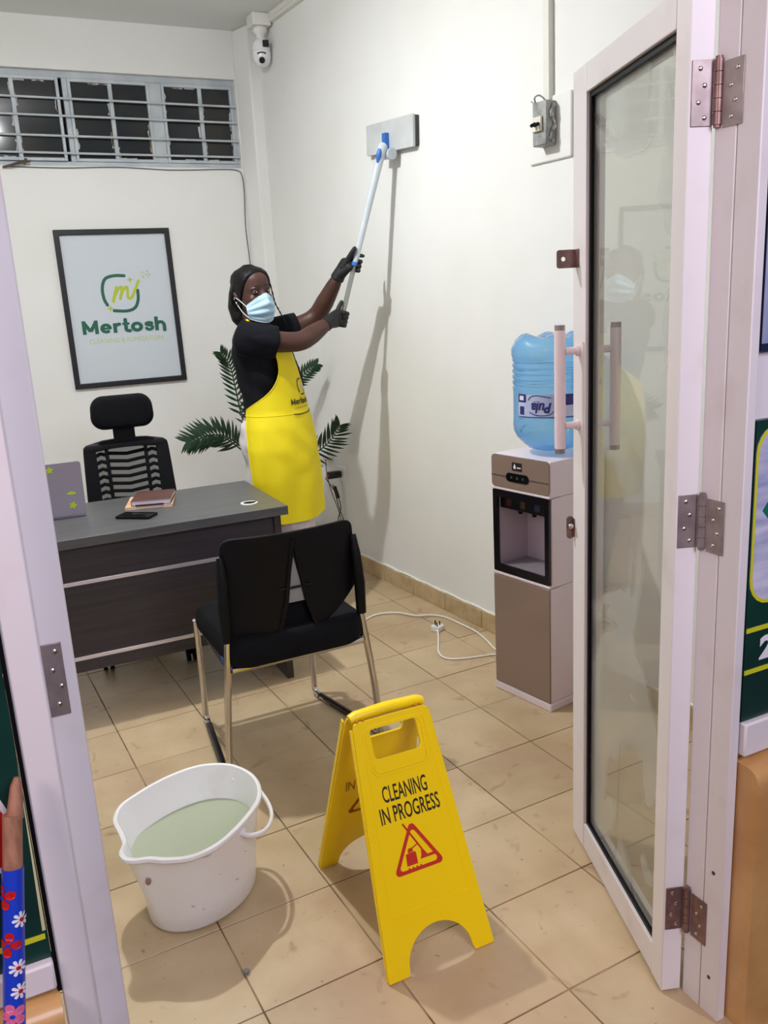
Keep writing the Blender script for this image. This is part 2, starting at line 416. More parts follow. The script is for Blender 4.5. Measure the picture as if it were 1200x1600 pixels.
for a, b, c, opened in cas:
    dy = -.012 if opened else 0
    mb = MB(); z0, z1 = WZ0+.028, 2.738
    mb.box(a, a+.016, BY+.022+dy, BY+.05+dy, z0, z1).box(b-.016, b, BY+.022+dy, BY+.05+dy, z0, z1)
    mb.box(a+.016, b-.016, BY+.022+dy, BY+.05+dy, z0, z0+.016).box(a+.016, b-.016, BY+.022+dy, BY+.05+dy, z1-.018, z1)
    mb.box(c-.011, c+.011, BY+.022+dy, BY+.05+dy, z0+.016, z1-.018)
    cs = part('casement', mb, wf, win, bev=.002)
    for p0, p1 in ((a+.016, c-.011), (c+.011, b-.016)):
        part('pane', MB().box(p0-.002, p1+.002, BY+.038+dy, BY+.043+dy, z0+.014, z1-.016), wg, cs)
    mb = MB()
    for k in range(10):
        px = random.choice((a+.018, c-.014, c+.013, b-.018)); pz = random.uniform(z0+.02, z1-.09)
        mb.tube([(px+random.uniform(-.004, .004), BY+.037+dy, pz+q*.02) for q in range(4)], [random.uniform(.003, .009) for q in range(4)], 6, rv=.003)
    for k in range(4):
        px = random.uniform(a+.05, b-.09)
        mb.tube([(px+q*.03, BY+.037+dy, (z0+.018 if k % 2 else z1-.02)) for q in range(3)], [random.uniform(.003, .008) for q in range(3)], 6, up=(0, 0, 1), rv=.003)
    part('putty_smear', mb, putty, cs)
for z, dz in ((2.63, -.010), (2.542, -.012), (2.44, -.010), (2.352, -.008)):
    part('bar', MB().cyl((WX0, BY+.008, z+.004), (WX1, BY+.008, z-.004), .0062, n=10), wf, win)
part('window_backing', MB().box(WX0-.02, WX1+.02, BY+.16, BY+.19, WZ0-.02, WZ1+.02), wg, win)
o = tag(part('window_stay', MB().tube([(.395, 5.262, 2.274), (.44, 5.235, 2.282), (.49, 5.245, 2.298), (.535, 5.262, 2.305)], [.006, .007, .009, .006], 8).cyl((.50, 5.238, 2.29), (.515, 5.25, 2.315), .008), mat('rusty_iron', (72, 66, 58), .7, col2=(110, 86, 60), vscale=40)),
        'small dark iron stay at the bottom edge of the high window', 'window stay')
pts = [(.40, BY-.004, 2.278), (.7, BY-.004, 2.274), (1.0, BY-.004, 2.281), (1.3, BY-.004, 2.270), (1.6, BY-.004, 2.277), (1.69, BY-.004, 2.272), (1.716, BY-.004, 2.245), (1.722, BY-.004, 2.15), (1.712, BY-.004, 1.95), (1.719, BY-.004, 1.75), (1.722, BY-.004, 1.5)]
tag(part('cable', MB().tube(spline(pts, 6), .0028, 8), mat('grey_cable', (92, 90, 88), .6)), 'thin grey cable running below the window and down the back wall', 'cable')

# ------------------------------------------------------------------ shop front: jambs, header, side walls, posters
OY = 1.043
mb = MB().box(1.206, 1.226, 1.094, 1.14, -.02, 2.02).box(1.2065, 1.228, OY+.001, 1.0925, -.02, 2.02).box(1.226, 1.236, 1.06, 1.13, -.02, 2.02)
struct('trim_2', mb, white_frame, 'white aluminium door jamb holding the right door hinges', bev=.002)
mb = MB().box(-.001, .0405, 1.10, 1.165, -.02, 2.02)
j = struct('trim_3', mb, white_frame, 'white aluminium left door jamb with a hinge plate', bev=.003)
part('inner_jamb', MB().box(.041, .083, 1.150, 1.19, -.02, 2.02), white_frame, j, bev=.004)
part('gasket', MB().box(-.006, -.0008, 1.098, 1.12, .60, 2.0), black_p, j)
hp = part('hinge_plate', MB().box(.0435, .0685, 1.147, 1.1498, .977, 1.080), steel, j, bev=.0008)
mb = MB()
for x, z in ((.0595, 1.068), (.0535, 1.042), (.0615, 1.018), (.0555, .993)):
    mb.ball((x, 1.147, z), (.0042, .0022, .0042), 12, 6)
part('screw', mb, screw_m, hp)
struct('trim_4', MB().box(.0, 1.235, 1.045, 1.165, 2.02, 2.09), white_frame, 'white aluminium head of the door frame', bev=.003)
front_m = mat('front_wall_paint', (228, 222, 226), .6, bump=.05)
struct('wall_front', MB().box(-1.1, -.008, 1.1125, 1.165, -.02, ZC), front_m, 'white shop front panel left of the door')
struct('wall_entrance', MB().box(1.238, 2.35, 1.0585, 1.14, -.02, ZC), front_m, 'white shop front panel right of the door')
struct('wall_lintel', MB().box(-.008, 1.238, 1.06, 1.165, 2.09, ZC), front_m, 'white wall above the door')
plinth_m = mat('ochre_plinth_paint', (208, 164, 104), .42, col2=(188, 138, 82), vscale=5, bump=.25, bscale=18, coat=.3)
def plinth(x0, x1, y0, y1, zt):
    mb = MB(); prof = []
    for k in range(7): prof.append((y0+.03*(1-math.cos(PI/2*k/6)), zt-.03+.03*math.sin(PI/2*k/6)))
    prof = [(y0, -.03)]+prof+[(y1, zt), (y1, -.03)]
    nx = 10; rings = []
    for i in range(nx+1):
        t = i/nx; x = x0+(x1-x0)*t; sh = .0 if 0 < i < nx else .012
        rings.append([(x, y+sh*(1 if k < 8 else 0), z-sh*(1 if 1 <= k <= 8 else 0)) for k, (y, z) in enumerate(prof)])
    return mb.loft(rings)
struct('trim_5', plinth(1.232, 2.3, .985, 1.06, .605), plinth_m, 'ochre painted plinth below the right poster')
struct('trim_6', plinth(-1.0, -.004, 1.055, 1.12, .612), plinth_m, 'ochre painted plinth below the left poster')
struct('trim_7', MB().box(1.234, 2.3, 1.034, 1.06, .607, .676), white_frame, 'white ledge under the right poster', bev=.004)
struct('trim_8', MB().box(-1.0, -.006, 1.088, 1.12, .612, .655), white_frame, 'white ledge under the left poster', bev=.004)
struct('ground', MB().box(-3, 4, -3, .98, -.2, -.03), mat('outdoor_ground', (96, 72, 56), .9, col2=(60, 46, 40), vscale=6, bump=.4, bscale=30), 'dirty ground outside the door')
struct('trim_9', MB().box(.04, 1.24, .92, 1.0, -.2, -.003), mat('threshold', (176, 140, 104), .7, col2=(120, 90, 66), vscale=12, bump=.3), 'worn concrete door threshold')

pgreen = mat('poster_green', (12, 58, 50), .35, col2=(8, 44, 40), vscale=6)
pyel = mat('poster_yellow', (206, 206, 44), .4)
pwhite = mat('poster_white', (232, 230, 236), .4)
pblue = mat('poster_photo', (150, 158, 196), .4, col2=(206, 206, 224), vscale=7, stretch=(1, 1, 5))
pred = mat('poster_red', (190, 22, 26), .4)
pnavy = mat('poster_navy', (22, 36, 66), .4)
# right poster: plane y=1.044 facing the street
t = thing('poster', 'dark green shop poster with yellow lines right of the door', 'poster', (1.6, OY, .676))
part('sheet', MB().box(1.2325, 2.0, OY+.002, 1.058, .678, 1.255), pgreen, t)
ph = rrect(1.2345, 1.98, .91, 1.245, .05)
part('photo', MB().plate([(min(max(x, 1.2345), 2), z) for x, z in ph], [], (0, OY+.002, 0), (1, 0, 0), (0, 0, 1), (0, -.0008, 0)), pblue, t, smooth=0, label='pale bluish printed photograph')
mb = MB(); n_ = len(ph); inn = rrect(1.2405, 1.974, .917, 1.239, .045)
mb.plate(ph, [inn], (0, OY+.0015, 0), (1, 0, 0), (0, 0, 1), (0, -.0012, 0))
for z, s in ((.858, .009), (.774, .009)): mb.box(1.2335, 1.99, OY+.0005, OY+.002, z, z+s)
part('yellow_lines', mb, pyel, t, smooth=0)
d = fit(text('2', .08, .004), 1.270, 1.312, .797, .845)
part('numeral', d.map(lambda p: V((p.x, OY+.001, p.y))), pwhite, t, smooth=0, label='white numeral partly out of view')
part('picture_corner', MB().plate([(1.257, 1.09), (1.30, 1.14), (1.34, 1.10), (1.29, 1.055)], [], (0, OY+.001, 0), (1, 0, 0), (0, 0, 1), (0, -.0006, 0)), mat('poster_teal', (20, 110, 92), .4), t, smooth=0)
t = thing('poster', 'bluish photo poster with a navy edge, above the green one right of the door', 'poster', (1.6, OY, 1.40))
part('sheet', MB().box(1.2325, 2.0, OY+.002, 1.058, 1.375, 2.0), pnavy, t)
part('photo', MB().box(1.2335, 1.99, OY+.001, OY+.002, 1.387, 1.99), mat('poster_photo_dim', (120, 130, 170), .4, col2=(170, 176, 200), vscale=5), t)
# left poster
t = thing('poster', 'dark green poster with a red panel left of the door', 'poster', (-.4, 1.1, .66))
part('sheet', MB().box(-.8, -.0065, 1.10, 1.112, .656, 1.5), pgreen, t)
part('yellow_line', MB().box(-.79, -.010, 1.0985, 1.10, .687, .6945), pyel, t)
mb = MB().plate([(-.033, .805), (-.020, .865), (-.041, .925), (-.3, .96), (-.3, .77)], [], (0, 1.0992, 0), (1, 0, 0), (0, 0, 1), (0, .0008, 0)); part('white_border', mb, pwhite, t, smooth=0)
mb = MB().plate([(-.040, .812), (-.0265, .865), (-.046, .915), (-.29, .95), (-.29, .78)], [], (0, 1.0985, 0), (1, 0, 0), (0, 0, 1), (0, .0007, 0)); part('red_panel', mb, pred, t, smooth=0)
part('torn_edge', MB().add([(-.0125, 1.0985, .70), (-.008, 1.0985, .70), (-.0075, 1.0985, .95), (-.0105, 1.0985, .80)], [(0, 1, 2, 3)]), mat('torn_paper', (196, 196, 150), .7), t, smooth=0)

# ------------------------------------------------------------------ the glass door
glass_m = glassy('door_glass', (240, 241, 237), .015, film=.34, fcol=(228, 231, 226), fscale=2.8)
dr = thing('door_2', 'white aluminium framed glass door standing open on the right', 'door', (1.161, 1.156, .006), math.radians(69.8))
dr['kind'] = 'structure'; del dr['category']
TH = .043
part('stile', MB().box(0, .055, -TH, 0, 0, 1.965), white_frame, dr, True, bev=.002)
part('stile', MB().box(.507, .595, -TH, 0, 0, 1.965), white_frame, dr, True, bev=.002)
part('rail', MB().box(.0555, .5065, -TH, 0, 1.905, 1.965), white_frame, dr, True, bev=.002)
part('rail', MB().box(.0555, .5065, -TH, -.001, 0, .075), white_frame, dr, True, bev=.002)
gk = MB().plate([(.0545, .074), (.508, .074), (.508, 1.906), (.0545, 1.906)], [[(.0595, .085), (.496, .085), (.496, 1.893), (.0595, 1.893)]], (0, -.008, 0), (1, 0, 0), (0, 0, 1), (0, -.008, 0))
part('gasket', gk, black_p, dr, True, smooth=0)
gb = MB().plate([(.056, .076), (.5065, .076), (.5065, 1.904), (.056, 1.904)], [[(.066, .094), (.482, .094), (.482, 1.886), (.066, 1.886)]], (0, -.024, 0), (1, 0, 0), (0, 0, 1), (0, -.012, 0))
part('glazing_bead', gb, white_frame, dr, True, smooth=0)
part('glass', MB().box(.0565, .5055, -.0225, -.0175, .0765, 1.9035), glass_m, dr, True, smooth=0)
pinkw = mat('handle_coat', (232, 214, 216), .35, metal=0)
for s, y0, nm in ((1, 0, 'outer'), (-1, -TH, 'inner')):
    yb = y0+s*.048; mb = MB().tube([(.55, yb, 1.106), (.55, yb, 1.392)], .0135, 20)
    h = part('handle', mb, pinkw, dr, True)
    part('handle_end', MB().cyl((.55, yb, 1.094), (.55, yb, 1.1055), .0125, n=20).cyl((.55, yb, 1.3925), (.55, yb, 1.404), .0125, n=20), steel, h, True)
    for z in (1.342, 1.162):
        part('handle_post', MB().cyl((.55, y0+s*.001, z), (.55, yb-s*.012, z), .009, n=14).cyl((.55, y0+s*.0005, z), (.55, y0+s*.008, z), .013, n=16), pinkw, h, True)
lk = part('lock_plate', MB().plate(rrect(.0005, .019, .860, .920, .009), [], (.588, 0, 0), (0, 1, 0), (0, 0, 1), (.003, 0, 0)).box(.580, .591, .0004, .003, .866, .914), copper_steel, dr, True, smooth=0)
part('latch', MB().cyl((.589, .010, .897), (.576, .012, .897), .006).ball((.576, .012, .897), .0075, 10, 8), chrome, lk, True)
hz = [(.031+.0055*math.cos(q*PI/6), 1.556+.0055*math.sin(q*PI/6)) for q in range(12)]
ar = part('hasp', MB().plate(rrect(.0005, .047, 1.535, 1.577, .006), [hz], (.574, 0, 0), (0, 1, 0), (0, 0, 1), (.0028, 0, 0)).box(.550, .577, .0004, .003, 1.535, 1.577), copper_steel, dr, True, smooth=0, label='brown metal hasp with a hole')
def hinge(zc, m_pl, m_kn):
    z0, z1 = zc-.051, zc+.051
    h = part('hinge', MB().box(-.0025, -.0003, -.039, -.004, z0, z1), m_pl, dr, True, bev=.0006)
    scr = MB()
    for y, z in ((-.018, .038), (-.026, .012), (-.016, -.014), (-.027, -.038)): scr.ball((-.0027, y, zc+z), (.0022, .0042, .0042), 12, 6)
    part('screw', scr, screw_m, h, True)
    kn = MB(); kx, ky = -.0085, -.047
    for k in range(5):
        a = z0+k*.0204; kn.cyl((kx, ky, a+.0006), (kx, ky, a+.0196), .0082, n=14)
    kn.cyl((kx, ky, z0-.004), (kx, ky, z1+.004), .006)
    part('knuckle', kn, m_kn, h, True)
    # leaf on the jamb (world plane x = 1.206)
    part('jamb_leaf', MB().box(1.2040, 1.2058, 1.082, 1.122, z0-.0, z1), m_pl, h, bev=.0006)
    scr = MB()
    for y, z in ((1.095, .036), (1.108, .012), (1.098, -.012), (1.106, -.036)): scr.ball((1.2040, y, zc+z), (.002, .004, .004), 12, 6)
    part('jamb_screw', scr, screw_m, h)
hinge(1.792, steel, copper_steel); hinge(1.055, steel, steel); hinge(.208, copper_steel, copper_steel)
tr2 = bpy.data.objects['trim_2']
for z in (.34, .09): part('rivet', MB().ball((1.2062, 1.07, z), (.002, .0045, .0045), 10, 6), mat('dark_rivet', (70, 56, 54), .5), tr2)

# ------------------------------------------------------------------ desk
dtop = mat('desk_top_laminate', (92, 92, 92), .38, col2=(72, 72, 73), vscale=3.5, stretch=(1.2, 26, 26), vsharp=(.3, .7), detail=5)
dpan = mat('desk_panel_laminate', (54, 49, 53), .42, col2=(42, 38, 42), vscale=3, stretch=(1.2, 26, 26), vsharp=(.3, .7), detail=5)
dk = thing('desk', 'dark grey woodgrain office desk with two chrome strips', 'desk', (.38, 3.39, 0), math.radians(-1.1))
part('desktop', MB().box(-.70, .70, -.29, .30, .695, .73), dtop, dk, True, bev=.0015)
part('side_panel', MB().box(.648, .676, -.262, .29, 0, .6948), dpan, dk, True, bev=.001)
part('side_panel', MB().box(-.676, -.648, -.262, .29, 0, .6948), dpan, dk, True, bev=.001)
part('front_panel', MB().box(-.6475, .6475, -.252, -.234, .215, .6948), dpan, dk, True, bev=.001)
for z in (.549, .263):
    part('chrome_strip', MB().box(-.6475, .6475, -.258, -.2522, z, z+.0145), mat('aluminium_strip', (222, 216, 224), .25, metal=.6), dk, True, bev=.001)
gr = part('cable_grommet', MB().lathe([(.034, .7302), (.034, .7335), (.024, .734), (.0235, .7305)], (.585, -.155, 0), 28, (True, False)), white_p, dk, True)
part('grommet_slot', MB().lathe([(.0235, .7304), (.0235, .7325)], (.585, -.155, 0), 24).box(.585, .615, -.163, -.147, .7334, .7345), black_p, gr, True)
tag(part('phone', MB().box(-.068, .068, -.036, .036, 0, .008).map(lambda p: Matrix.Rotation(math.radians(-40), 4, 'Z') @ p + V((.535, 3.293, .730))), mat('phone_glass', (14, 14, 17), .12), bev=.004),
    'black mobile phone lying flat on the dark desk', 'phone')
ph_ = bpy.data.objects['phone']
part('phone_case', MB().plate(rrect(-.071, .071, -.039, .039, .008), [rrect(-.066, .066, -.034, .034, .006)], (0, 0, .001), (1, 0, 0), (0, 1, 0), (0, 0, .0085)).map(lambda p: Matrix.Rotation(math.radians(-40), 4, 'Z') @ p + V((.535, 3.293, .730))), black_p, ph_, smooth=0)
paper = mat('paper_edge', (224, 214, 206), .8, col2=(200, 188, 180), vscale=160, stretch=(1, 1, 30))
def book(name, label, c, rz, w_, d_, z0, h, cover, m_c, pen=False):
    t = thing(name, label, 'book', (c[0], c[1], z0), rz)
    part('cover', MB().box(-w_/2, w_/2, -d_/2, d_/2, 0, .0022).box(-w_/2, w_/2, -d_/2, d_/2, h-.0022, h).box(-w_/2, -w_/2+.003, -d_/2, d_/2, .0022, h-.0022), m_c, t, True, bev=.0012)
    part('pages', MB().box(-w_/2+.0035, w_/2-.004, -d_/2+.003, d_/2-.003, .0024, h-.0024), paper, t, True)
    return t
book('notebook', 'orange and cream notebook lying under the brown one on the desk', (.632, 3.495), math.radians(-17), .185, .20, .7306, .0115, 1, mat('orange_cover', (206, 134, 96), .55, col2=(228, 200, 160), vscale=6))
b2 = book('notebook', 'brown leather notebook on top of the orange one on the desk', (.643, 3.488), math.radians(-19), .155, .185, .7427, .022, 1, mat('brown_leather', (92, 58, 50), .5, bump=.15, bscale=120, col2=(80, 48, 42), vscale=10))
part('page_edge', MB().box(-.077, .076, -.0915, -.0895, .003, .019), mat('page_edge_lilac', (206, 190, 206), .7), b2, True)
part('pen', MB().cyl((-.06, -.0968, .0035), (.05, -.0968, .0035), .0033, n=8), mat('pen_black', (24, 20, 26), .3), b2, True)
alu = mat('laptop_aluminium', (158, 150, 164), .4, metal=.25)
lp = thing('laptop', 'grey laptop with green stickers, open on the desk behind the door jamb', 'laptop', (.215, 3.46, .730), math.radians(-3))
lidM = Matrix.Translation((0, -.012, .012)) @ Matrix.Rotation(math.radians(6), 4, 'X')
part('base', MB().plate(rrect(-.158, .158, 0, .215, .012), [], (0, 0, .001), (1, 0, 0), (0, 1, 0), (0, 0, .013)), alu, lp, True, smooth=0, bev=.002)
lid = part('lid', MB().plate(rrect(-.158, .158, 0, .212, .010), [], (0, .003, 0), (1, 0, 0), (0, 0, 1), (0, -.006, 0)).map(lambda p: lidM @ p), alu, lp, True, smooth=0, bev=.0015)
part('screen', MB().box(-.150, .150, .0031, .0037, .010, .204).map(lambda p: lidM @ p), mat('dark_screen', (12, 12, 14), .1), lid, True)
stk = mat('sticker_green', (186, 214, 36), .5)
def sticker(kind, x, z):
    mb = MB()
    if kind == 0: star(0, 0, .016, mb, .5, 5)
    elif kind == 1: ribbon([(-.014, 0), (0, .001), (.014, 0)], [.006, .014, .006], mb)
    else:
        for k in range(5): ribbon([(0, 0), (.010*math.cos(k*2*PI/5), .010*math.sin(k*2*PI/5))], .008, mb)
    mb.map(lambda p: lidM @ V((x+p.x, -.0034-p.z, z+p.y)))
    part('sticker', mb, stk, lid, True, smooth=0)
sticker(0, .045, .188); sticker(1, .112, .088); sticker(2, .112, .040); sticker(2, .01, .028); sticker(0, -.06, .11)
part('keyboard', MB().box(-.14, .14, .07, .17, .0141, .0148), black_p, lp, True)

# ------------------------------------------------------------------ office chair behind the desk
oc = thing('office_chair', 'black office chair with headrest and slatted back, behind the desk', 'chair', (.645, 4.02, 0), math.radians(-3))
def bow(p): return V((p.x, p.y + .35*p.x*p.x*-1 + (.10*(p.z-.75) if p.z > .4 else 0), p.z))
hw = .187
def bk_out(z): return hw + .018*(.93-z)/.4
out = [(-bk_out(.50), .50), (bk_out(.50), .50)] + [(bk_out(z), z) for z in (.6, .7, .8)] + [(bk_out(.9), .885), (.185, .905), (.172, .915), (.10, .930), (0, .936), (-.10, .930), (-.172, .915), (-.185, .905), (-bk_out(.9), .885)] + [(-bk_out(z), z) for z in (.8, .7, .6)]
hole = [(-.135, .53), (.135, .53), (.135, .885), (.06, .892), (0, .893), (-.06, .892), (-.135, .885)]
def fine(a, n):
    o_ = []
    for i in range(len(a)):
        p, q = a[i], a[(i+1) % len(a)]; o_ += [(p[0]+(q[0]-p[0])*k/n, p[1]+(q[1]-p[1])*k/n) for k in range(n)]
    return o_
bkf = part('backrest_frame', MB().plate(fine(out, 4), [fine(hole, 5)], (0, .014, 0), (1, 0, 0), (0, 0, 1), (0, -.028, 0)).map(bow), black_p, oc, True, smooth=0, bev=.004)
for x in (-.087, .087):
    part('rib', MB().tube([(x, .0, z) for z in np.linspace(.525, .89, 10)], .0085, 8, rv=.007).map(bow), black_p, bkf, True)
for k in range(10):
    z = .555+k*.0345
    mb = MB()
    mb.tube([(x, -.001, z+.010*abs(x)/.08-.004) for x in np.linspace(-.082, .082, 13)], .0080, 8, rv=.006, up=(0, 0, 1))
    for s in (-1, 1): mb.tube([(s*x, -.001, z+(.004-.009*abs(x-.114)/.024)+.003) for x in np.linspace(.088, .14, 7)], .0082, 8, rv=.006, up=(0, 0, 1))
    part('slat', mb.map(bow), black_mesh, bkf, True)
cl = MB(); vs_ = [bow(V((-.137+.274*i/12, .008, .528+.366*j/10))) for j in range(11) for i in range(13)]
cl.add(vs_, [(j*13+i, j*13+i+1, (j+1)*13+i+1, (j+1)*13+i) for j in range(10) for i in range(12)])
part('mesh_cloth', cl, glassy('grey_mesh_cloth', (176, 178, 178), .6, 1.1, fcol=(84, 86, 88), body=.35), bkf, True, label='grey see-through mesh cloth')
def pillow(cx, cz, hx, hz, hy, e=.35, wob=0, rad=.75):
    rings = []
    for i in range(-8, 9):
        t = i/8; y = hy*math.sin(t*PI/2); k = max(.0, math.cos(t*PI/2))**e
        ring = []
        for (x, z) in rrect(-hx, hx, -hz, hz, min(hx, hz)*rad, 8):
            ring.append(V((cx+x*(.35+.65*k)*(1+wob*(-z/hz)), y, cz+z*(.35+.65*k))))
        rings.append(ring)
    return MB().loft(rings)
part('headrest', pillow(0, 1.058, .137, .075, .05, wob=.03).map(lambda p: V((p.x, p.y-.02-.9*p.x*p.x*-.6, p.z))), black_mesh, oc, True)
part('headrest_post', MB().box(-.048, .048, .0, .02, .90, 1.03), black_p, oc, True, bev=.006)
part('seat', pillow(0, 0, .24, .23, .045).map(lambda p: V((p.x, p.z-.20, .475+p.y))), black_mesh, oc, True)
part('back_bracket', MB().tube([(0, .03, .54), (0, .06, .46), (0, -.05, .42), (0, -.20, .425)], .025, 10), black_p, oc, True)
part('gas_column', MB().cyl((0, -.20, .085), (0, -.20, .43), .026).cyl((0, -.20, .10), (0, -.20, .24), .034), black_p, oc, True)
bs = MB()
for k in range(5):
    a = math.radians(-68+72*k); dx, dy = math.cos(a), math.sin(a)
    bs.tube([(0, -.20, .105), (dx*.15, -.20+dy*.15, .095), (dx*.30, -.20+dy*.30, .07)], [.028, .022, .016], 8)
part('star_base', bs, black_p, oc, True)
for k in range(5):
    a = math.radians(-68+72*k); x, y = .30*math.cos(a), -.20+.30*math.sin(a)
    part('castor', MB().cyl((x-.022, y, .027), (x-.006, y, .027), .027).cyl((x+.006, y, .027), (x+.022, y, .027), .027).cyl((x, y, .03), (x, y, .07), .007), black_p, oc, True)

# ------------------------------------------------------------------ visitor chair
vc = thing('visitor_chair', 'black visitor chair with chrome sled legs in front of the desk', 'chair', (.84, 2.65, 0))
for s, fx, rx, kx in ((-1, .632, .588, .618), (1, 1.066, 1.135, 1.070)):
    fr = [(fx+.004*s, 2.90, .415), (fx, 2.915, .25), (fx, 2.925, .05), (fx, 2.918, .022), (fx+.001*s, 2.895, .012), (fx+.004*s, 2.86, .012)]
    rr = [(rx-.003*s, 2.55, .012), (rx, 2.50, .012), (rx, 2.482, .022), (rx-.002*s, 2.475, .05), (rx*.6+kx*.4, 2.455, .25), (kx, 2.44, .50)]
    part('leg', MB().tube(spline(fr, 4)+spline(rr, 4), .0115, 12), chrome, vc)
    part('foot_sleeve', MB().tube([(fx+.003*s, 2.875, .013), (rx-.001*s, 2.53, .013)], .0128, 12), mat('dark_chrome', (70, 68, 70), .2, metal=.9), vc)
    part('back_post', MB().tube([(kx+.002*s, 2.438, .495), (kx+.001*s, 2.435, .60), (kx-.004*s, 2.44, .70), (kx-.006*s, 2.452, .76)], [.0165, .018, .016, .011], 12), black_p, vc)
part('seat_rail', MB().tube([(.622, 2.438, .398), (1.071, 2.438, .398)], .011, 12), chrome, vc)
part('seat_rail', MB().tube([(.634, 2.898, .405), (1.064, 2.898, .405)], .010, 12), chrome, vc)
part('seat_rail', MB().tube([(.612, 2.44, .405), (.636, 2.90, .412)], .010, 12), chrome, vc)
part('seat_rail', MB().tube([(1.078, 2.44, .405), (1.062, 2.90, .412)], .010, 12), chrome, vc)
def seatmap(p):
    x, y = p.x, p.z
    return V((.845+x, 2.640+y, .450+p.y-.018*max(0, (y-.13)/.1)**2))
part('seat', pillow(0, 0, .236, .240, .052, .12, rad=.32).map(seatmap), black_mesh, vc)
cxb = .845
def shell(a, z):           # a in metres across, z up
    return V((cxb+a, 2.425+.85*a*a-.10*max(0, z-.62)*.4, z))
zb, zt = .49, .815; za0, za1 = .590, .735
mb = MB()
def tri(z):
    if z >= za1: return (0, 0)
    t = (za1-z)/(za1-za0); wdt = .029*t
    if z < za0: wdt = .029+.034*(za0-z)/(za0-zb)
    return (-wdt, wdt)
zs = sorted(set(list(np.linspace(zb, zt-.03, 22)) + [za0, za1, zt-.02, zt-.012, zt-.006, zt]))
def edge(z):
    w_ = .216+.006*math.sin((z-zb)/(zt-zb)*PI)
    if z > zt-.03: q = (z-(zt-.03))/.03; w_ -= .03*(1-math.sqrt(max(0, 1-q*q)))
    return w_
for s in (-1, 1):
    rows = []
    for z in zs:
        e0 = tri(z)[1]; e1 = edge(z); rows.append([shell(s*(e0+(e1-e0)*k/14), z-.0 if z > zb else z-.0) for k in range(15)])
    vs_ = [p for r in rows for p in r]; fs_ = []
    for i in range(len(rows)-1):
        for k in range(14):
            # lower edge rises towards the sides
            fs_.append((i*15+k, i*15+k+1, (i+1)*15+k+1, (i+1)*15+k))
    lift = lambda p: V((p.x, p.y, p.z + (.10*max(0, (abs(p.x-cxb)-.06)/.16)**1.6*max(0, 1-(p.z-zb)/.12) if p.x > cxb else 0)))
    mb.add([lift(v) for v in vs_], fs_)
bk = evaluated(mb.mesh('b'), [('WELD', dict(merge_threshold=.0003)), ('SOLIDIFY', dict(thickness=.012, offset=0)), ('BEVEL', dict(width=.003, segments=2))])
bkp = part('backrest', bk, black_p, vc)
mb = MB()
for s in (-1, 1): mb.tube([shell(s*.002, za1+.055)+V((0, -.008, 0)), shell(s*.034, za0)+V((0, -.009, 0)), shell(s*.066, zb-.01)+V((0, -.008, 0))], [.005, .008, .008], 8, rv=.005)
mb.tube([shell(a, .635)+V((0, -.008, 0)) for a in (-.055, 0, .055)], .004, 8)
part('a_shaped_ridge', mb, black_p, bkp)
# perforated mesh in the triangular window
mb = MB()
for i in range(13):
    z = za0-.004+i*.0110; a = max(tri(z)[1], .004)
    mb.tube([shell(-a, z), shell(a, z)], .0026, 4)
for k in range(-5, 6):
    mb.tube([shell(k*.006-.004, za0-.003), shell(k*.006*.1, za1)], .0020, 4)
    mb.tube([shell(k*.006+.004, za0-.003), shell(k*.006*.25, za1-.02)], .0018, 4)
part('lumbar_pad', MB().loft([[shell(a, z)+V((0, .022+d_, 0)) for a, z in rrect(-.10, .10, zb-.02, .600, .02, 4)] for d_ in (0, .03)]), black_mesh, bkp)
part('back_mesh', mb, mat('grey_back_mesh', (150, 148, 150), .6), bkp, smooth=0, kind='stuff')
part('tag', MB().box(.604, .606, 2.46, 2.485, .418, .436), mat('blue_tag', (52, 74, 150), .5), vc)

# ------------------------------------------------------------------ bucket
bk_t = thing('bucket', 'white oval plastic mop bucket half full of murky water', 'bucket', (.36, 1.96, 0))
rim = [(.186, 1.962), (.183, 2.02), (.205, 2.075), (.245, 2.105), (.30, 2.135), (.37, 2.158), (.44, 2.160), (.505, 2.125), (.540, 2.06), (.545, 1.99), (.525, 1.925), (.485, 1.875), (.43, 1.825), (.375, 1.790), (.315, 1.778), (.262, 1.797), (.228, 1.822), (.200, 1.832), (.178, 1.848), (.172, 1.880), (.186, 1.912)]
rim = spline([V((x, y, 0)) for x, y in rim], 5, True)
def resample(l, n):
    d = [0]
    for i in range(len(l)): d.append(d[-1]+(l[(i+1) % len(l)]-l[i]).length)
    out_ = []
    for k in range(n):
        t = d[-1]*k/n; i = max(q for q in range(len(l)) if d[q] <= t)
        out_.append(l[i].lerp(l[(i+1) % len(l)], (t-d[i])/(d[i+1]-d[i]+1e-9)))
    return out_
rim = resample(rim, 96)
rc = V((.365, 1.965, 0)); bc = V((.372, 1.985, 0))
a30 = math.radians(32); ex, ey = V((math.cos(a30), math.sin(a30), 0)), V((-math.sin(a30), math.cos(a30), 0))
def bring(t, z, grow=0):           # t=0 at the floor (plain oval), 1 at the rim
    out_ = []
    for p in rim:
        d = p-rc; th = math.atan2(d.dot(ey), d.dot(ex))
        ov = bc + ex*.153*math.cos(th) + ey*.116*math.sin(th)
        q = ov.lerp(p, max(0, t)**1.0)
        dn = (q-rc).normalized(); out_.append(V((q.x, q.y, z))+dn*grow)
    return out_
H = .272
prof_o = [(0, .004, -.02), (0, .0, -.03)]
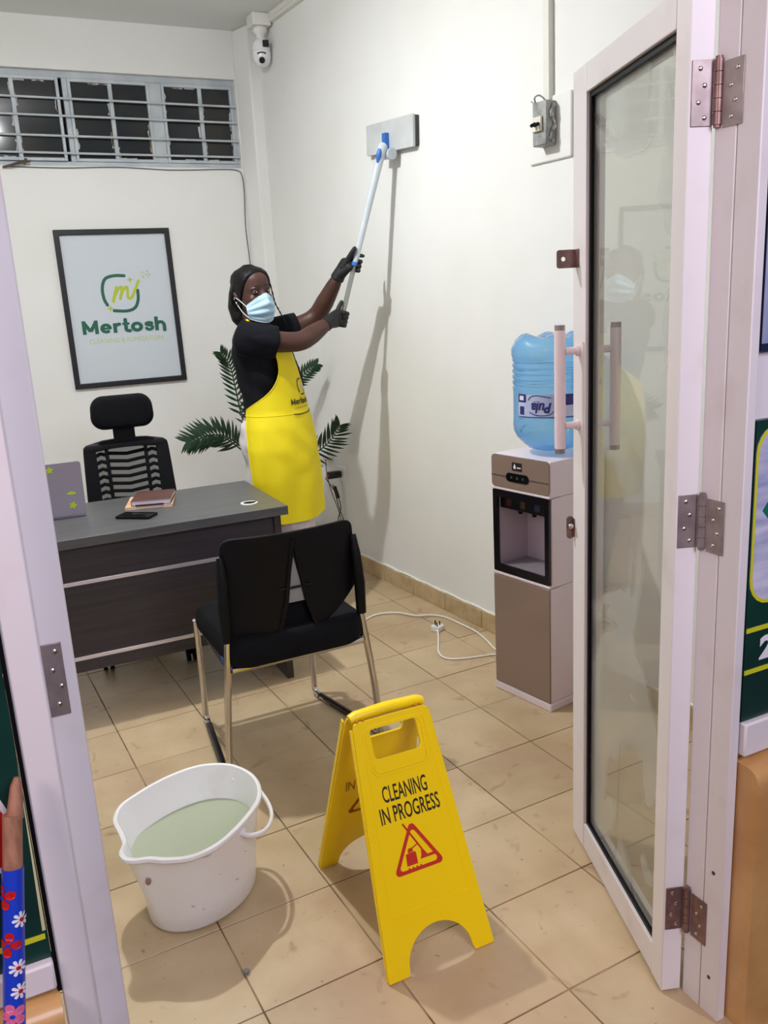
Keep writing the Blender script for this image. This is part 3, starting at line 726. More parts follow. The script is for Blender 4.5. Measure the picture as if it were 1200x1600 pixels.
rings = [bring(0, .0, -.035), bring(0, .0, -.012), bring(0, .004, -.002), bring(.04, .014, .002), bring(.22, .07), bring(.45, .14), bring(.66, .20), bring(.80, .235), bring(.93, H-.018, -.001), bring(.97, H-.017, .004), bring(1, H-.012, .0065), bring(1, H-.004, .006), bring(1, H, .001), bring(1, H-.003, -.004), bring(.94, H-.02, -.005), bring(.78, .225, -.005), bring(.45, .14, -.004), bring(.22, .07, -.004), bring(.04, .012, -.006), bring(0, .008, -.03)]
part('bucket_body', MB().loft(rings), bucket_m, bk_t)
glassy('murky_water', (222, 230, 206), .03, 1.33, fcol=(232, 238, 214), body=.8)
wr = bring(.60, .178, -.0055)
part('water', MB().loft([bring(.05, .016, -.007), bring(.22, .07, -.0055), bring(.45, .14, -.0052), wr]), 'murky_water', bk_t, smooth=20)
bl = [(.455, 1.862, .228), (.475, 1.845, .224), (.510, 1.853, .218), (.542, 1.892, .212), (.562, 1.95, .208), (.565, 2.02, .210), (.552, 2.075, .218), (.518, 2.108, .229)]
part('bail_handle', MB().tube(spline(bl, 5), .0075, 10, rv=.005).ball((.459, 1.866, .228), .011, 10, 8).ball((.514, 2.108, .230), .011, 10, 8), bucket_m, bk_t)
def onbucket(ang, t, z):
    i = min(range(96), key=lambda q: abs((math.atan2(rim[q].y-rc.y, rim[q].x-rc.x)-math.radians(ang)+PI) % (2*PI)-PI)); return bring(t, z)[i]
part('stain', MB().ball(onbucket(-140, .66, .188), (.007, .006, .010), 10, 8), mat('rust_stain', (150, 116, 100), .7), bk_t)
scf = mat('scuff_grey', (176, 164, 156), .8)
for q, (ang, t, z, l) in enumerate(((-110, .30, .095, .016), (-100, .22, .075, .02), (-84, .5, .16, .014), (-60, .32, .10, .012), (-96, .86, .245, .010), (-45, .5, .16, .012))):
    c0_, c1_ = onbucket(ang, t, z), onbucket(ang+5, t-.03, z-.5*l)
    part('scuff', MB().tube([c0_, c0_.lerp(c1_, .5), c1_], [.0006, .0022, .0006], 6), scf, bk_t)

# ------------------------------------------------------------------ wet floor sign
sg = thing('floor_sign', 'yellow folding CLEANING IN PROGRESS sign on the floor', 'sign', (.79, 1.69, 0))
def panel_frame(bc_, tc2, flip=False):
    bc_, tc2 = V(bc_), V(tc2); up = (tc2-bc_); Hh = up.length; v = up.normalized()
    u = V((1, -.012, 0)).normalized(); n = u.cross(v).normalized()
    return bc_, u, v, n, Hh
def panel_outline(Hh):
    ar = [(.083*math.cos(a), .012+.082*math.sin(a)) for a in np.linspace(PI, 0, 18)]
    left = [(-.139, 0), (-.086, 0)]
    return [(-.139, 0), (-.088, 0)] + ar + [(.088, 0), (.139, 0), (.099, Hh-.028), (.095, Hh-.016), (.086, Hh-.012), (-.086, Hh-.012), (-.095, Hh-.016), (-.099, Hh-.028)]
def sign_panel(name, b, t_):
    o_, u, v, n, Hh = panel_frame(b, t_)
    hole = rrect(-.060, .060, Hh-.106, Hh-.034, .012, 4)
    sc = lambda p: p
    p_ = part('panel', MB().plate(panel_outline(Hh), [hole], o_ + n*.0, u, v, n*.006), yellow_p, sg, smooth=0, bev=.0012)
    # stiffening flange, rim of the handle hole and the long ridge
    mb = MB()
    for s in (-1, 1):
        mb.box(0, .004, 0, 1, -.006, 0).v[-8:] = [tuple(o_+u*(s*(.137-.036*q)-(.002 if x else -.002))+v*(q*(Hh-.03)+.003)+n*(-.010 if d else .0)) for d in (0, 1) for q in (0, 1) for x in (0, 1)]
    part('flange', mb, yellow_p, p_, smooth=0)
    return o_, u, v, n, Hh, p_
fo, fu, fv, fn, fH, fp = sign_panel('front', (.795, 1.470, .0), (.785, 1.664, .562))
bo, bu, bv, bn, bH, bp = sign_panel('back', (.815, 1.930, .0), (.785, 1.692, .562))
nf = -fn if fn.y > 0 else fn                    # outward normal of the front panel (towards the street)
off = .0005 if fn.y > 0 else .0065
def onfront(p, d=None):
    d = .0004+p.z*.5 if d is None else d
    return fo + fu*p.x + fv*p.y + nf*d + (V((0, 0, 0)) if fn.y > 0 else fn*.006)
def inback(p, d=.0012):
    base = bo + (bn*.006 if bn.y < 0 else V((0, 0, 0)))
    q = -abs(1)*(bn if bn.y > 0 else -bn)
    return base + bu*p.x + bv*p.y + q*d
ring = lambda x0, x1, y0, y1, r, w_: MB().plate(rrect(x0, x1, y0, y1, r, 5), [rrect(x0+w_, x1-w_, y0+w_, y1-w_, max(.003, r-w_), 5)], (0, 0, 0), (1, 0, 0), (0, 1, 0), (0, 0, .0025))
part('raised_rim', ring(-.074, .074, fH-.146, fH-.029, .022, .006).map(lambda p: onfront(p, p.z)), yellow_p, fp, smooth=0)
mb = ring(-.098, .098, .135, fH-.032, .012, .003); mb.map(lambda p: onfront(V((p.x*(1.16-.36*p.y/fH), p.y, 0)), p.z*.5))
part('raised_border', mb, yellow_p, fp, smooth=0)
part('recess_panel', MB().plate(rrect(-.067, .067, fH-.139, fH-.107, .014, 5), [], (0, 0, 0), (1, 0, 0), (0, 1, 0), (0, 0, .0018)).map(lambda p: onfront(p, p.z)), yellow_p, fp, smooth=0)
for s_, x0, x1, y0, y1 in (('CLEANING', -.062, .053, .388, .426), ('IN PROGRESS', -.078, .076, .341, .379)):
    part('lettering', fit(text(s_, .05, .0006), x0, x1, y0, y1).map(lambda p: onfront(p)), ink_m, fp, smooth=0, label='black letters reading '+s_)
# warning triangle with mop and bucket
tri_o = [(-.074, .220), (.058, .220), (-.008, .334)]
def round_tri(s, r, n=5):
    cx, cy = -.008, .258; pts = []
    for k, (x, y) in enumerate(tri_o):
        x, y = cx+(x-cx)*s, cy+(y-cy)*s; a0 = [-PI*5/6-.0, -PI/2, PI/6][k]
        c_ = V((cx+(x-cx)*(1-r), cy+(y-cy)*(1-r), 0)); rr_ = r*.042
        for i in range(n+1):
            a = [-150-60+0, -90, 30][k]*PI/180 + (i/n)*2*PI/3
            pts.append((c_.x+rr_*math.cos(a), c_.y+rr_*math.sin(a)))
    return pts
mb = MB().plate(round_tri(1.0, .22), [round_tri(.74, .16)], (0, 0, 0), (1, 0, 0), (0, 1, 0), (0, 0, .0002))
part('warning_triangle', mb.map(lambda p: onfront(p)), red_ink, fp, smooth=0)
mb = MB()
ribbon([(-.020, .288), (.014, .222)], .0045, mb)
mb.add([(-.030, .193, 0), (-.002, .193, 0), (-.002, .219, 0), (-.006, .222, 0), (-.028, .220, 0)], [(0, 1, 2, 3, 4)])
mb.add([(-.022, .221, 0), (-.008, .223, 0), (-.010, .232, 0), (-.020, .231, 0)], [(0, 1, 2, 3)])
ribbon([(-.010, .230), (.006, .236)], .003, mb)
mb.add([(.012, .222, 0), (.016, .222, 0), (.026, .206, 0), (.044, .207, 0), (.044, .200, 0), (.006, .200, 0), (.010, .208, 0)], [(0, 1, 2, 3, 4, 5, 6)])
for k in range(4): mb.add([(-.026+k*.010+.0022*math.cos(a*PI/4), .187+.0022*math.sin(a*PI/4), 0) for a in range(8)], [tuple(range(8))])
part('mop_and_bucket_pictogram', mb.map(lambda p: onfront(p+V((-.008, .042, 0)))), red_ink, fp, smooth=0)
# print on the inner face of the back panel, seen through the front
faint = mat('faint_ink', (150, 110, 8), .6)
for s_, x0, x1, y0, y1 in (('CLEANING', -.060, .060, .372, .408), ('IN PROGRESS', -.082, .082, .318, .356)):
    part('show_through_lettering', fit(text(s_, .05), x0, x1, y0, y1).map(lambda p: inback(p)), faint, bp, smooth=0)
part('show_through_triangle', MB().plate(round_tri(1.0, .22), [round_tri(.74, .16)], (0, 0, 0), (1, 0, 0), (0, 1, 0), (0, 0, .0002)).map(lambda p: inback(p)), mat('faint_red_ink', (200, 120, 10), .6), bp, smooth=0)
# hinge bar / grip along the top
mb = MB().tube([(.690, 1.678, .553), (.705, 1.678, .558), (.785, 1.678, .561), (.866, 1.677, .558), (.880, 1.677, .553)], [.010, .0115, .012, .0115, .010], 14, rv=[.014, .0155, .016, .0155, .014], up=(0, 0, 1))
gp = part('grip', mb, yellow_p, sg, bev=.001)
mb = MB()
for x in (.697, .711, .850, .864): part('hinge_slot', MB().box(x, x+.006, 1.655, 1.663, .540, .556), mat('amber_slot', (196, 120, 6), .5), gp, bev=.0005)

# ------------------------------------------------------------------ water dispenser and bottle
dz = math.atan2(-.985, .17)
DP0 = V((1.698, 2.593, 0)); DU = V((.17, -.985, 0)).normalized(); DW = V((.985, .17, 0)).normalized()
dc = DP0 + DU*.1405
wd = thing('water_dispenser', 'white and taupe standing water dispenser against the right wall', 'water dispenser', dc, dz)
taupe = mat('taupe_gloss', (138, 118, 106), .18, coat=.3)
cab = mat('cabinet_white', (226, 214, 220), .35)
hx = .1405; DD = .285
mb = MB().box(-hx, hx, .004, DD, .030, .470).box(-hx, hx, .004, DD, .796, .925).box(-hx, hx, .17, DD, .470, .796).box(-hx, -hx+.012, .012, .17, .470, .796).box(hx-.012, hx, .012, .17, .470, .796)
part('cabinet', mb, cab, wd, True, bev=.004)
part('plinth', MB().box(-hx-.004, hx+.004, -.004, DD-.01, 0, .030), cab, wd, True, bev=.003)
part('top_panel', MB().plate(rrect(-hx, hx, .806, .926, .016), [], (0, .0035, 0), (1, 0, 0), (0, 0, 1), (0, -.0075, 0)), taupe, wd, True, smooth=0, bev=.002)
for xa, xb in ((-hx+.001, -.065), (.049, hx-.001)): part('groove', MB().box(xa, xb, -.0050, -.0038, .848, .852), mat('groove_brown', (84, 70, 62), .5), wd, True)
cp_ = part('control_panel', MB().plate(rrect(-.064, .048, .834, .866, .0155), [], (0, -.0041, 0), (1, 0, 0), (0, 0, 1), (0, -.002, 0)), mat('black_gloss', (12, 12, 16), .12), wd, True, smooth=0)
part('indicator', MB().ball((-.036, -.0062, .850), (.005, .0008, .006), 8, 5).ball((-.008, -.0062, .850), (.005, .0008, .006), 8, 5).ball((.020, -.0062, .850), (.005, .0008, .006), 8, 5), mat('dim_indicator', (44, 62, 64), .3), cp_, True)
bg = part('badge', MB().box(-.034, .014, -.0055, -.0041, .876, .906), mat('badge_black', (34, 32, 34), .3), wd, True)
mb = MB().ball((-.020, -.0058, .889), (.006, .0004, .007), 10, 6); mb.add([(-.0255, -.0058, .891), (-.0145, -.0058, .891), (-.020, -.0058, .902)], [(0, 1, 2)])
mb.box(-.009, .010, -.0059, -.0056, .886, .890)
part('droplet_mark', mb, pwhite, bg, True, smooth=0)
part('trim_strip', MB().box(-hx-.002, hx+.002, -.004, .012, .7965, .8055), cab, wd, True, bev=.002)
part('trim_strip', MB().box(-hx-.002, hx+.002, -.004, .012, .4705, .481), cab, wd, True, bev=.002)
part('alcove_bezel', MB().plate(rrect(-hx+.002, hx-.002, .483, .795, .004), [rrect(-hx+.026, hx-.022, .512, .768, .004)], (0, .006, 0), (1, 0, 0), (0, 0, 1), (0, -.009, 0)), mat('black_bezel', (14, 12, 18), .2), wd, True, smooth=0)
part('alcove', MB().box(-hx+.014, hx-.014, .160, .169, .484, .794).box(-hx+.0125, -hx+.016, .008, .16, .484, .794).box(hx-.016, hx-.0125, .008, .16, .484, .794), mat('alcove_lining', (206, 190, 204), .3), wd, True)
part('tap_housing', MB().box(-hx+.017, hx-.017, .02, .158, .722, .792), mat('black_housing', (16, 14, 20), .3), wd, True, bev=.003)
for x, c in ((-.075, (70, 24, 30)), (-.004, (70, 48, 24)), (.066, (40, 50, 76))):
    tp = part('tap', MB().cyl((x, .075, .705), (x, .075, .722), .012).cyl((x, .075, .695), (x, .075, .705), .008), black_p, wd, True)
    part('tap_label', MB().box(x-.014, x+.010, .0185, .0199, .735, .760), mat('tap_%d' % c[0]+str(c[2]), c, .4), tp, True)
tray = part('drip_tray', MB().box(-hx+.018, hx-.018, .02, .155, .4825, .500), mat('tray_dark', (60, 54, 62), .4), wd, True)
mb = MB()
for k in range(11): part('slat', MB().box(-hx+.02, hx-.02, .022+k*.0122, .0265+k*.0122, .5005, .506), mat('slat_grey', (150, 140, 148), .4), tray, True)
part('door', MB().box(-hx, hx, -.004, .0035, .0325, .468), taupe, wd, True, bev=.002)
for za, zb_ in ((.4695, .4705), (.7955, .7965)): part('side_seam', MB().box(hx, hx+.0008, .0, .05, za, zb_), mat('seam_grey', (140, 130, 136), .6), wd, True)
mb = MB()
for k in range(16): mb.box(hx, hx+.001, .16, .20, .56+k*.008, .5645+k*.008)
part('vent_slots', mb, mat('vent_grey', (190, 178, 184), .6), wd, True)

bt_m = glassy('blue_bottle', (206, 236, 252), .03, 1.42, edge=(112, 180, 238), fcol=(176, 224, 252), body=.32)
bx = dc + DW*.152 + DU*.01
bt = thing('water_bottle', 'blue refill water bottle standing upside down on the dispenser', 'bottle', V((bx.x, bx.y, .932)))
R0 = .136
prof = [(.03, .005), (.062, .008), (.085, .016), (.104, .034), (.124, .056), (.1345, .078), (R0, .100)]
prof += [(R0-.0015, .128), (R0-.0015, .218), (R0, .226)]
for k in range(5):
    z = .232+k*.020
    prof += [(R0, z), (R0-.004, z+.003), (R0-.004, z+.007), (R0, z+.010)]
prof += [(R0, .334), (R0+.003, .341), (R0+.003, .364), (R0, .372), (.128, .390), (.112, .403), (.092, .407), (.070, .401), (.0, .400)]
rings = []
for r, z in prof:
    rings.append([V((r*math.cos(2*PI*j/64), r*math.sin(2*PI*j/64), z)) for j in range(64)] if z < .385 or r < .08 else
                 [V((r*math.cos(2*PI*j/64), r*math.sin(2*PI*j/64), z+.007*math.cos(6*2*PI*j/64))) for j in range(64)])
part('bottle_body', MB().loft(rings, (True, False)), bt_m, bt, True)
mb = MB(); random.seed(3)
for k in range(46):
    a = random.uniform(0, 2*PI); z = random.choice((random.uniform(.23, .33), random.uniform(.035, .105)))
    r = R0+.0004 if z > .1 else .108+.3*(z-.03); l = random.uniform(.03, .09) if z > .1 else random.uniform(.01, .03)
    mb.tube([((r+.0002)*0+ (R0-.0005 if z > .1 else max(.106, min(R0, .104+(z-.034)*.6)))*math.cos(a+q*l/.136), (R0-.0005 if z > .1 else max(.106, min(R0, .104+(z-.034)*.6)))*math.sin(a+q*l/.136), z+random.uniform(-.001, .001)+(q*.012 if z < .1 else 0)) for q in (0, .5, 1)], [.0004, .0011, .0004], 5)
part('moulded_lines', mb, mat('moulded_blue', (24, 58, 120), .3), bt, True, kind='stuff')
# label, printed upside down, on the side facing the room
a0 = math.atan2(-bx.y, -bx.x)-.10
def onbot(p, d=0): a = a0+p.x/R0; d += p.z; return V(((R0+.0006+d)*math.cos(a), (R0+.0006+d)*math.sin(a), p.y))
def strip(x0, x1, y0, y1, n=16, d=0):
    mb = MB(); vs_ = []
    for i in range(n+1):
        x = x0+(x1-x0)*i/n; vs_ += [onbot(V((x, y0, 0)), d), onbot(V((x, y1, 0)), d)]
    return mb.add(vs_, [(2*i, 2*i+2, 2*i+3, 2*i+1) for i in range(n)])
lb = part('label', strip(-.118, .16, .134, .214, 24), mat('label_white', (196, 206, 232), .4, col2=(170, 184, 226), vscale=18), bt, True)
navy = mat('label_navy', (44, 40, 120), .4)
mb = strip(-.118, -.079, .186, .214, 6, .0004); mb.add(*[(m_.v, m_.f) for m_ in [strip(-.110, -.088, .143, .172, 4, .0004)]][0])
mb.add(*[(m_.v, m_.f) for m_ in [strip(-.118, .16, .134, .1375, 20, .0004)]][0]); mb.add(*[(m_.v, m_.f) for m_ in [strip(.036, .16, .176, .214, 12, .0004)]][0])
part('label_blocks', mb, navy, lb, True, smooth=0)
part('barcode_patch', strip(-.110, -.090, .193, .208, 4, .0008), pwhite, lb, True, smooth=0)
tx = fit(text('Pula', .1, .004, shear=.25), -.036, .036, -.018, .018)
part('brand_lettering', tx.map(lambda p: onbot(V((-p.x-.022, .169-p.y, 0)), .0008)), navy, lb, True, smooth=0)
tx = fit(text('Springs', .1, .002), -.012, .012, -.003, .003)
part('brand_lettering', tx.map(lambda p: onbot(V((-p.x-.038, .1905-p.y, 0)), .0008)), navy, lb, True, smooth=0)
tx = fit(text('PURE DRINKING WATER', .1, .001), -.035, .035, -.002, .002)
for sw_ in (spline([(-.045, .164, 0), (-.035, .176, 0), (-.01, .180, 0), (.035, .172, 0)], 5), spline([(-.04, .138, 0), (-.01, .128, 0), (.03, .130, 0), (.045, .142, 0)], 5)):
    mb = MB(); ribbon(sw_, .003, mb)
    part('label_swoosh', mb.map(lambda p: onbot(V((p.x-.024, p.y+.019+(.012 if p.y > .16 else -.004), p.z)), .0008)), navy, lb, True, smooth=0)

# ------------------------------------------------------------------ white power cord on the floor
cm_ = mat('white_cord', (236, 232, 224), .5)
pc = thing('power_cable', 'white power cord with a plug curving over the floor tiles', 'cord', (1.75, 3.2, 0))
c1 = [(1.28, 3.30), (1.40, 3.40), (1.54, 3.506), (1.63, 3.553), (1.688, 3.539), (1.74, 3.505), (1.789, 3.425), (1.850, 3.395), (1.897, 3.345), (1.912, 3.262), (1.925, 3.112), (1.909, 2.992), (1.888, 2.89), (1.90, 2.78), (1.93, 2.70)]
part('cord', MB().tube(spline([V((x, y, .0048+.004*(1 if 3 < i < 8 else 0))) for i, (x, y) in enumerate(c1)], 6), .0042, 8), cm_, pc)
c2 = [(1.783, 3.205), (1.750, 3.14), (1.712, 3.076), (1.672, 3.005), (1.658, 2.944), (1.682, 2.905), (1.735, 2.880), (1.80, 2.862), (1.857, 2.844), (1.91, 2.78), (1.95, 2.69)]
part('cord', MB().tube(spline([V((x, y, .0048 if i else .012)) for i, (x, y) in enumerate(c2)], 6), .0042, 8), cm_, pc)
pM = Matrix.Translation((1.795, 3.228, .001)) @ Matrix.Rotation(math.radians(28), 4, 'Z')
plg = part('plug', MB().plate(rrect(-.026, .026, -.024, .024, .012), [], (0, 0, 0), (1, 0, 0), (0, 1, 0), (0, 0, .022)).map(lambda p: pM @ p), white_p, pc, smooth=0, bev=.004)
part('pin', MB().box(-.014, -.008, -.008, -.004, .022, .040).box(.008, .014, -.008, -.004, .022, .040).box(-.003, .003, .008, .013, .022, .044).map(lambda p: pM @ p), mat('pin_dark', (60, 58, 60), .3, metal=.8), plg, smooth=0)

# ------------------------------------------------------------------ framed poster on the back wall
fp_ = thing('framed_poster', 'black framed company poster with a green logo on the back wall', 'framed poster', (.925, BY, 1.07))
bfm = mat('poster_frame_black', (26, 26, 32), .4)
pvt = lambda p: p
o2 = [(.603, 1.070), (1.252, 1.070), (1.240, 1.952), (.599, 1.950)]
i2 = [(.633, 1.100), (1.223, 1.100), (1.212, 1.923), (.629, 1.921)]
part('frame', MB().plate(o2, [i2], (0, BY-.0005, 0), (1, 0, 0), (0, 0, 1), (0, -.020, 0)), bfm, fp_, smooth=0, bev=.003)
part('print', MB().plate([(.628, 1.096), (1.227, 1.096), (1.216, 1.927), (.625, 1.925)], [], (0, BY-.002, 0), (1, 0, 0), (0, 0, 1), (0, -.004, 0)), mat('print_paper', (206, 214, 222), .28), fp_, smooth=0)
dgreen = mat('logo_dark_green', (34, 98, 80), .5); lgreen = mat('logo_lime', (182, 196, 52), .5); sage = mat('logo_pale_lime', (196, 204, 120), .5)
def onpost(p): return V((p.x, BY-.0066-p.z, p.y))
def logo(a, b, dots=True):
    """logo strokes in a unit box (0..1): dark square arcs, lime script m, stars"""
    dk_, lm = MB(), MB()
    ribbon(spline([(.66, .97, 0), (.38, .98, 0), (.14, .90, 0), (.04, .66, 0), (.05, .38, 0), (.12, .20, 0)], 8), .085, dk_)
    ribbon(spline([(.98, .56, 0), (.96, .30, 0), (.85, .09, 0), (.62, .015, 0), (.28, .04, 0)], 8), .085, dk_)
    ribbon(spline([(.29, .29, 0), (.36, .50, 0), (.42, .66, 0)], 4), .085, lm, joints=True)
    ribbon(spline([(.36, .46, 0), (.46, .62, 0), (.56, .66, 0), (.53, .50, 0), (.49, .36, 0)], 4), .075, lm, joints=True)
    ribbon(spline([(.51, .44, 0), (.60, .60, 0), (.70, .66, 0), (.70, .50, 0), (.70, .38, 0), (.78, .36, 0), (.88, .52, 0), (1.03, .82, 0)], 4), .074, lm, joints=True)
    star(.80, .86, .10, lm); star(.19, .10, .10, lm)
    dt = MB()
    if dots:
        for k in range(16):
            x, y = 1.08+random.random()*.28, .86+random.random()*.26; star(x, y, .022, dt, .6, 4)
    return dk_, lm, dt
lx0, lx1, lz0, lz1 = .817, 1.027, 1.492, 1.699
L1, L2, L3 = logo(0, 1)
sc2 = lambda p: onpost(V((lx0+p.x*(lx1-lx0), lz0+p.y*(lz1-lz0), p.z)))
pr_ = bpy.data.objects['print']
part('logo_square', L1.map(sc2), dgreen, pr_, smooth=0); part('logo_script', L2.map(sc2), lgreen, pr_, smooth=0); part('logo_sparkle', L3.map(sc2), sage, pr_, smooth=0)
part('lettering', fit(bold_word(), .686, 1.164, 1.366, 1.456).map(onpost), dgreen, pr_, smooth=0, label='dark green letters reading Mertosh')
part('lettering', fit(text('CLEANING & FUMIGATION', .05), .716, 1.137, 1.320, 1.346).map(onpost), sage, pr_, smooth=0, label='pale lime letters reading CLEANING & FUMIGATION')

# ------------------------------------------------------------------ security camera, conduit, breaker
sc_ = thing('security_camera', 'white bulb shaped security camera in the ceiling corner', 'security camera', (1.785, 4.96, 2.96))
part('mount_box', MB().box(1.735, 1.84, 4.90, 5.01, 2.968, ZC-.0005), white_p, sc_, bev=.004)
part('neck', MB().lathe([(.036, 2.967), (.040, 2.955), (.036, 2.94), (.024, 2.928), (.022, 2.91)], (1.79, 4.955, 0), 24), white_p, sc_)
part('camera_body', MB().lathe([(.018, 2.912), (.034, 2.905), (.046, 2.885), (.050, 2.862), (.0505, 2.850), (.047, 2.848), (.047, 2.845), (.0505, 2.843), (.050, 2.815), (.044, 2.792), (.030, 2.775), (.012, 2.770)], (1.79, 4.955, 0), 28), mat('camera_white', (240, 240, 242), .25), sc_)
cb = bpy.data.objects['camera_body']
toC = V((-1.79, -4.955, 0)).normalized(); sdC = V((-toC.y, toC.x, 0))
c0 = V((1.79, 4.955, 0))
part('light_panel', MB().plate(rrect(-.044, -.010, 2.858, 2.893, .004), [], c0+toC*.040, sdC*-1, (0, 0, 1), toC*.012), mat('camera_black', (26, 26, 34), .2), cb, smooth=0)
lp_ = c0+toC*.036+V((0, 0, 2.797))
part('lens', MB().cyl(lp_, lp_+(toC*.022+V((0, 0, -.008))), .018, .015, 20).ball(lp_+toC*.022+V((0, 0, -.008)), .009, 12, 8), 'camera_black', cb)
part('brow', MB().tube([c0+toC*(.046+.004*math.cos(a))+sdC*-.024*math.sin(a)+V((0, 0, 2.822+.010*math.cos(a))) for a in np.linspace(-1.3, 1.3, 9)], .0035, 6), 'camera_black', cb)
cdm = mat('conduit_white', (224, 223, 214), .5)
mb = wallslab(1.17, 4.895, 2.982, ZC-.0005, -.001, .028)
mb2 = wallslab(1.17, 4.895, 3.000, 3.003, .028, .0295); mb.add(mb2.v, mb2.f)
tag(part('cable_trunking', mb, cdm, bev=.003), 'white cable trunking along the top of the right wall to the camera', 'trunking')
tag(part('cable_trunking', wallslab(2.652, 2.684, 2.13, 2.9805, -.001, .022), cdm, bev=.003), 'white vertical cable trunking running down to the breaker box', 'trunking')
tag(part('backing_board', wallslab(2.555, 2.775, 1.935, 2.150, -.002, .010), wall_m, bev=.005), 'white painted board behind the breaker on the right wall', 'board')
br = thing('breaker_box', 'small grey breaker with black switches on the white board', 'breaker', WP(2.65, .010, 1.985))
greym = mat('breaker_grey', (128, 130, 130), .5, metal=.3, col2=(160, 162, 160), vscale=30, bump=.2)
part('box', wallslab(2.628, 2.700, 1.985, 2.130, .0105, .058), greym, br, bev=.004)
part('paint_splash', MB().tube([WP(2.625, .03+.01*math.sin(k), 1.995+.012*k) for k in range(11)], [.006+.003*math.sin(k*2) for k in range(11)], 6), mat('splash_white', (206, 206, 198), .7, bump=.5, col2=(120, 120, 116), vscale=60), br)
sw = part('switch_face', wallslab(2.646, 2.692, 2.032, 2.080, .0585, .068), mat('switch_cream', (226, 220, 204), .4), br, bev=.002)
part('toggle', MB().cyl(WP(2.672, .07, 2.058), WP(2.672, .088, 2.050), .006).cyl(WP(2.655, .07, 2.056), WP(2.655, .088, 2.048), .006), black_p, sw)
part('wire_loop', MB().tube(spline([WP(2.69, .05, 2.128), WP(2.685, .06, 2.145), WP(2.665, .055, 2.150), WP(2.65, .04, 2.132)], 5), .003, 6).tube([WP(2.70, .045, 2.128), WP(2.715, .05, 2.14)], .003, 6), greym, br)

# ------------------------------------------------------------------ socket, adapter, small trunking, cables by the far corner
so = tag(part('wall_socket', wallslab(4.385, 4.470, .486, .574, -.001, .010), white_p, bev=.004), 'white wall socket low on the right wall by the corner', 'socket')
ad = thing('power_adapter', 'black power adapter plugged into the white wall socket', 'adapter', WP(4.44, .012, .528))
part('adapter_body', MB().box(-.018, .018, -.085, 0, -.020, .020).map(lambda p: WP(4.44, .0105, .528)+V((p.y, 0, 0))*1.0+V((0, p.x, p.z))), mat('adapter_black', (22, 20, 22), .35), ad, bev=.008)
part('red_lamp', MB().ball(WP(4.435, .098, .530), .008, 10, 8), mat('red_lamp', (190, 70, 50), .4), ad)
bcm = mat('thin_dark_cable', (52, 50, 46), .5)
c3p = [(4.50, .08, .505), (4.45, .035, .40), (4.43, .03, .33), (4.47, .03, .26), (4.45, .03, .19), (4.40, .03, .17), (4.39, .03, .24), (4.44, .035, .33), (4.46, .045, .42), (4.45, .06, .47)]
part('lead', MB().tube(spline([WP(*p) for p in c3p], 6), .0030, 8), bcm, ad)
part('lead', MB().tube(spline([WP(4.60, .02, .60), WP(4.58, .03, .52), WP(4.54, .03, .42), WP(4.48, .03, .34), WP(4.44, .03, .27), WP(4.42, .025, .14), WP(4.42, .02, .03)], 6), .0026, 8), bcm, ad)
part('connector', MB().tube([WP(4.45, .05, .46), WP(4.44, .035, .39)], .010, 10), 'adapter_black', ad)
tag(part('junction_box', wallslab(4.535, 4.65, .60, .72, -.001, .04), white_p, bev=.005), 'small white plastic box on the wall behind the palm', 'junction box')

# ------------------------------------------------------------------ broom handle in floral wrap
P0, P1 = V((-.163, .837, -.028)), V((-.016, 1.072, .945))
bh = thing('broom_handle', 'wooden stick wrapped in blue floral plastic leaning by the left jamb', 'stick', P0)
ax = (P1-P0).normalized(); sd = V((1, 0, 0)); sd = (sd-ax*sd.dot(ax)).normalized(); fr_ = sd.cross(ax)
if fr_.y > 0: fr_ = -fr_
LN = (P1-P0).length
wood = mat('bare_wood', (166, 118, 92), .7, col2=(140, 96, 74), vscale=30, stretch=(4, 4, .6))
RS = .0118
part('wooden_tip', MB().tube([P0+ax*(LN-.115), P0+ax*(LN-.05), P0+ax*(LN-.045)], RS, 16).tube([P0+ax*(LN-.05)+sd*.003, P0+ax*(LN-.01)+sd*.005, P0+ax*LN+sd*.006], [RS*.9, RS*.6, RS*.3], 10), wood, bh)
part('plastic_wrap', MB().tube([P0, P0+ax*(LN-.11)], RS+.0012, 20), mat('floral_blue', (30, 62, 190), .3), bh)
def onst(p):
    a = p.x/RS; return P0+ax*p.y+(sd*math.sin(a)+fr_*math.cos(a))*(RS+.0017+p.z)
wr_ = bpy.data.objects['plastic_wrap']; fpink = mat('flower_pink', (220, 110, 150), .4)
k = 0; y = .10
while y < LN-.125:
    x = (.004, -.006, .008, -.012, -.002, .006)[k % 6]; wh = k % 6 in (0, 2, 5); r = .0100 if wh else .0125; n_ = 8 if wh else (4 if k % 2 else 5)
    mb = MB()
    for q in range(n_):
        a = q*2*PI/n_+k
        ribbon([(x+r*.3*math.cos(a), y+r*.3*math.sin(a)), (x+r*.5*math.cos(a), y+r*.5*math.sin(a)), (x+r*.8*math.cos(a), y+r*.8*math.sin(a))], [r*.22, r*.32, r*.38] if wh else [r*.4, r*.75, r*.85], mb)
    fo_ = part('flower', mb.map(onst), pwhite if wh else (pred, fpink)[k % 6 == 4], wr_, smooth=0)
    part('flower_centre', MB().add([(x+.0026*math.cos(a*PI/5), y+.0026*math.sin(a*PI/5), .0018) for a in range(10)], [tuple(range(10))]).map(onst), pred if wh else 'floral_blue', wr_, smooth=0)
    y += .0285; k += 1
tag(part('pebble', MB().ball((.385, 1.665, .006), (.009, .007, .006), 10, 8), mat('grey_grit', (120, 122, 120), .7, bump=.4)), 'small grey scrap of grit on the tiles near the bucket', 'debris')

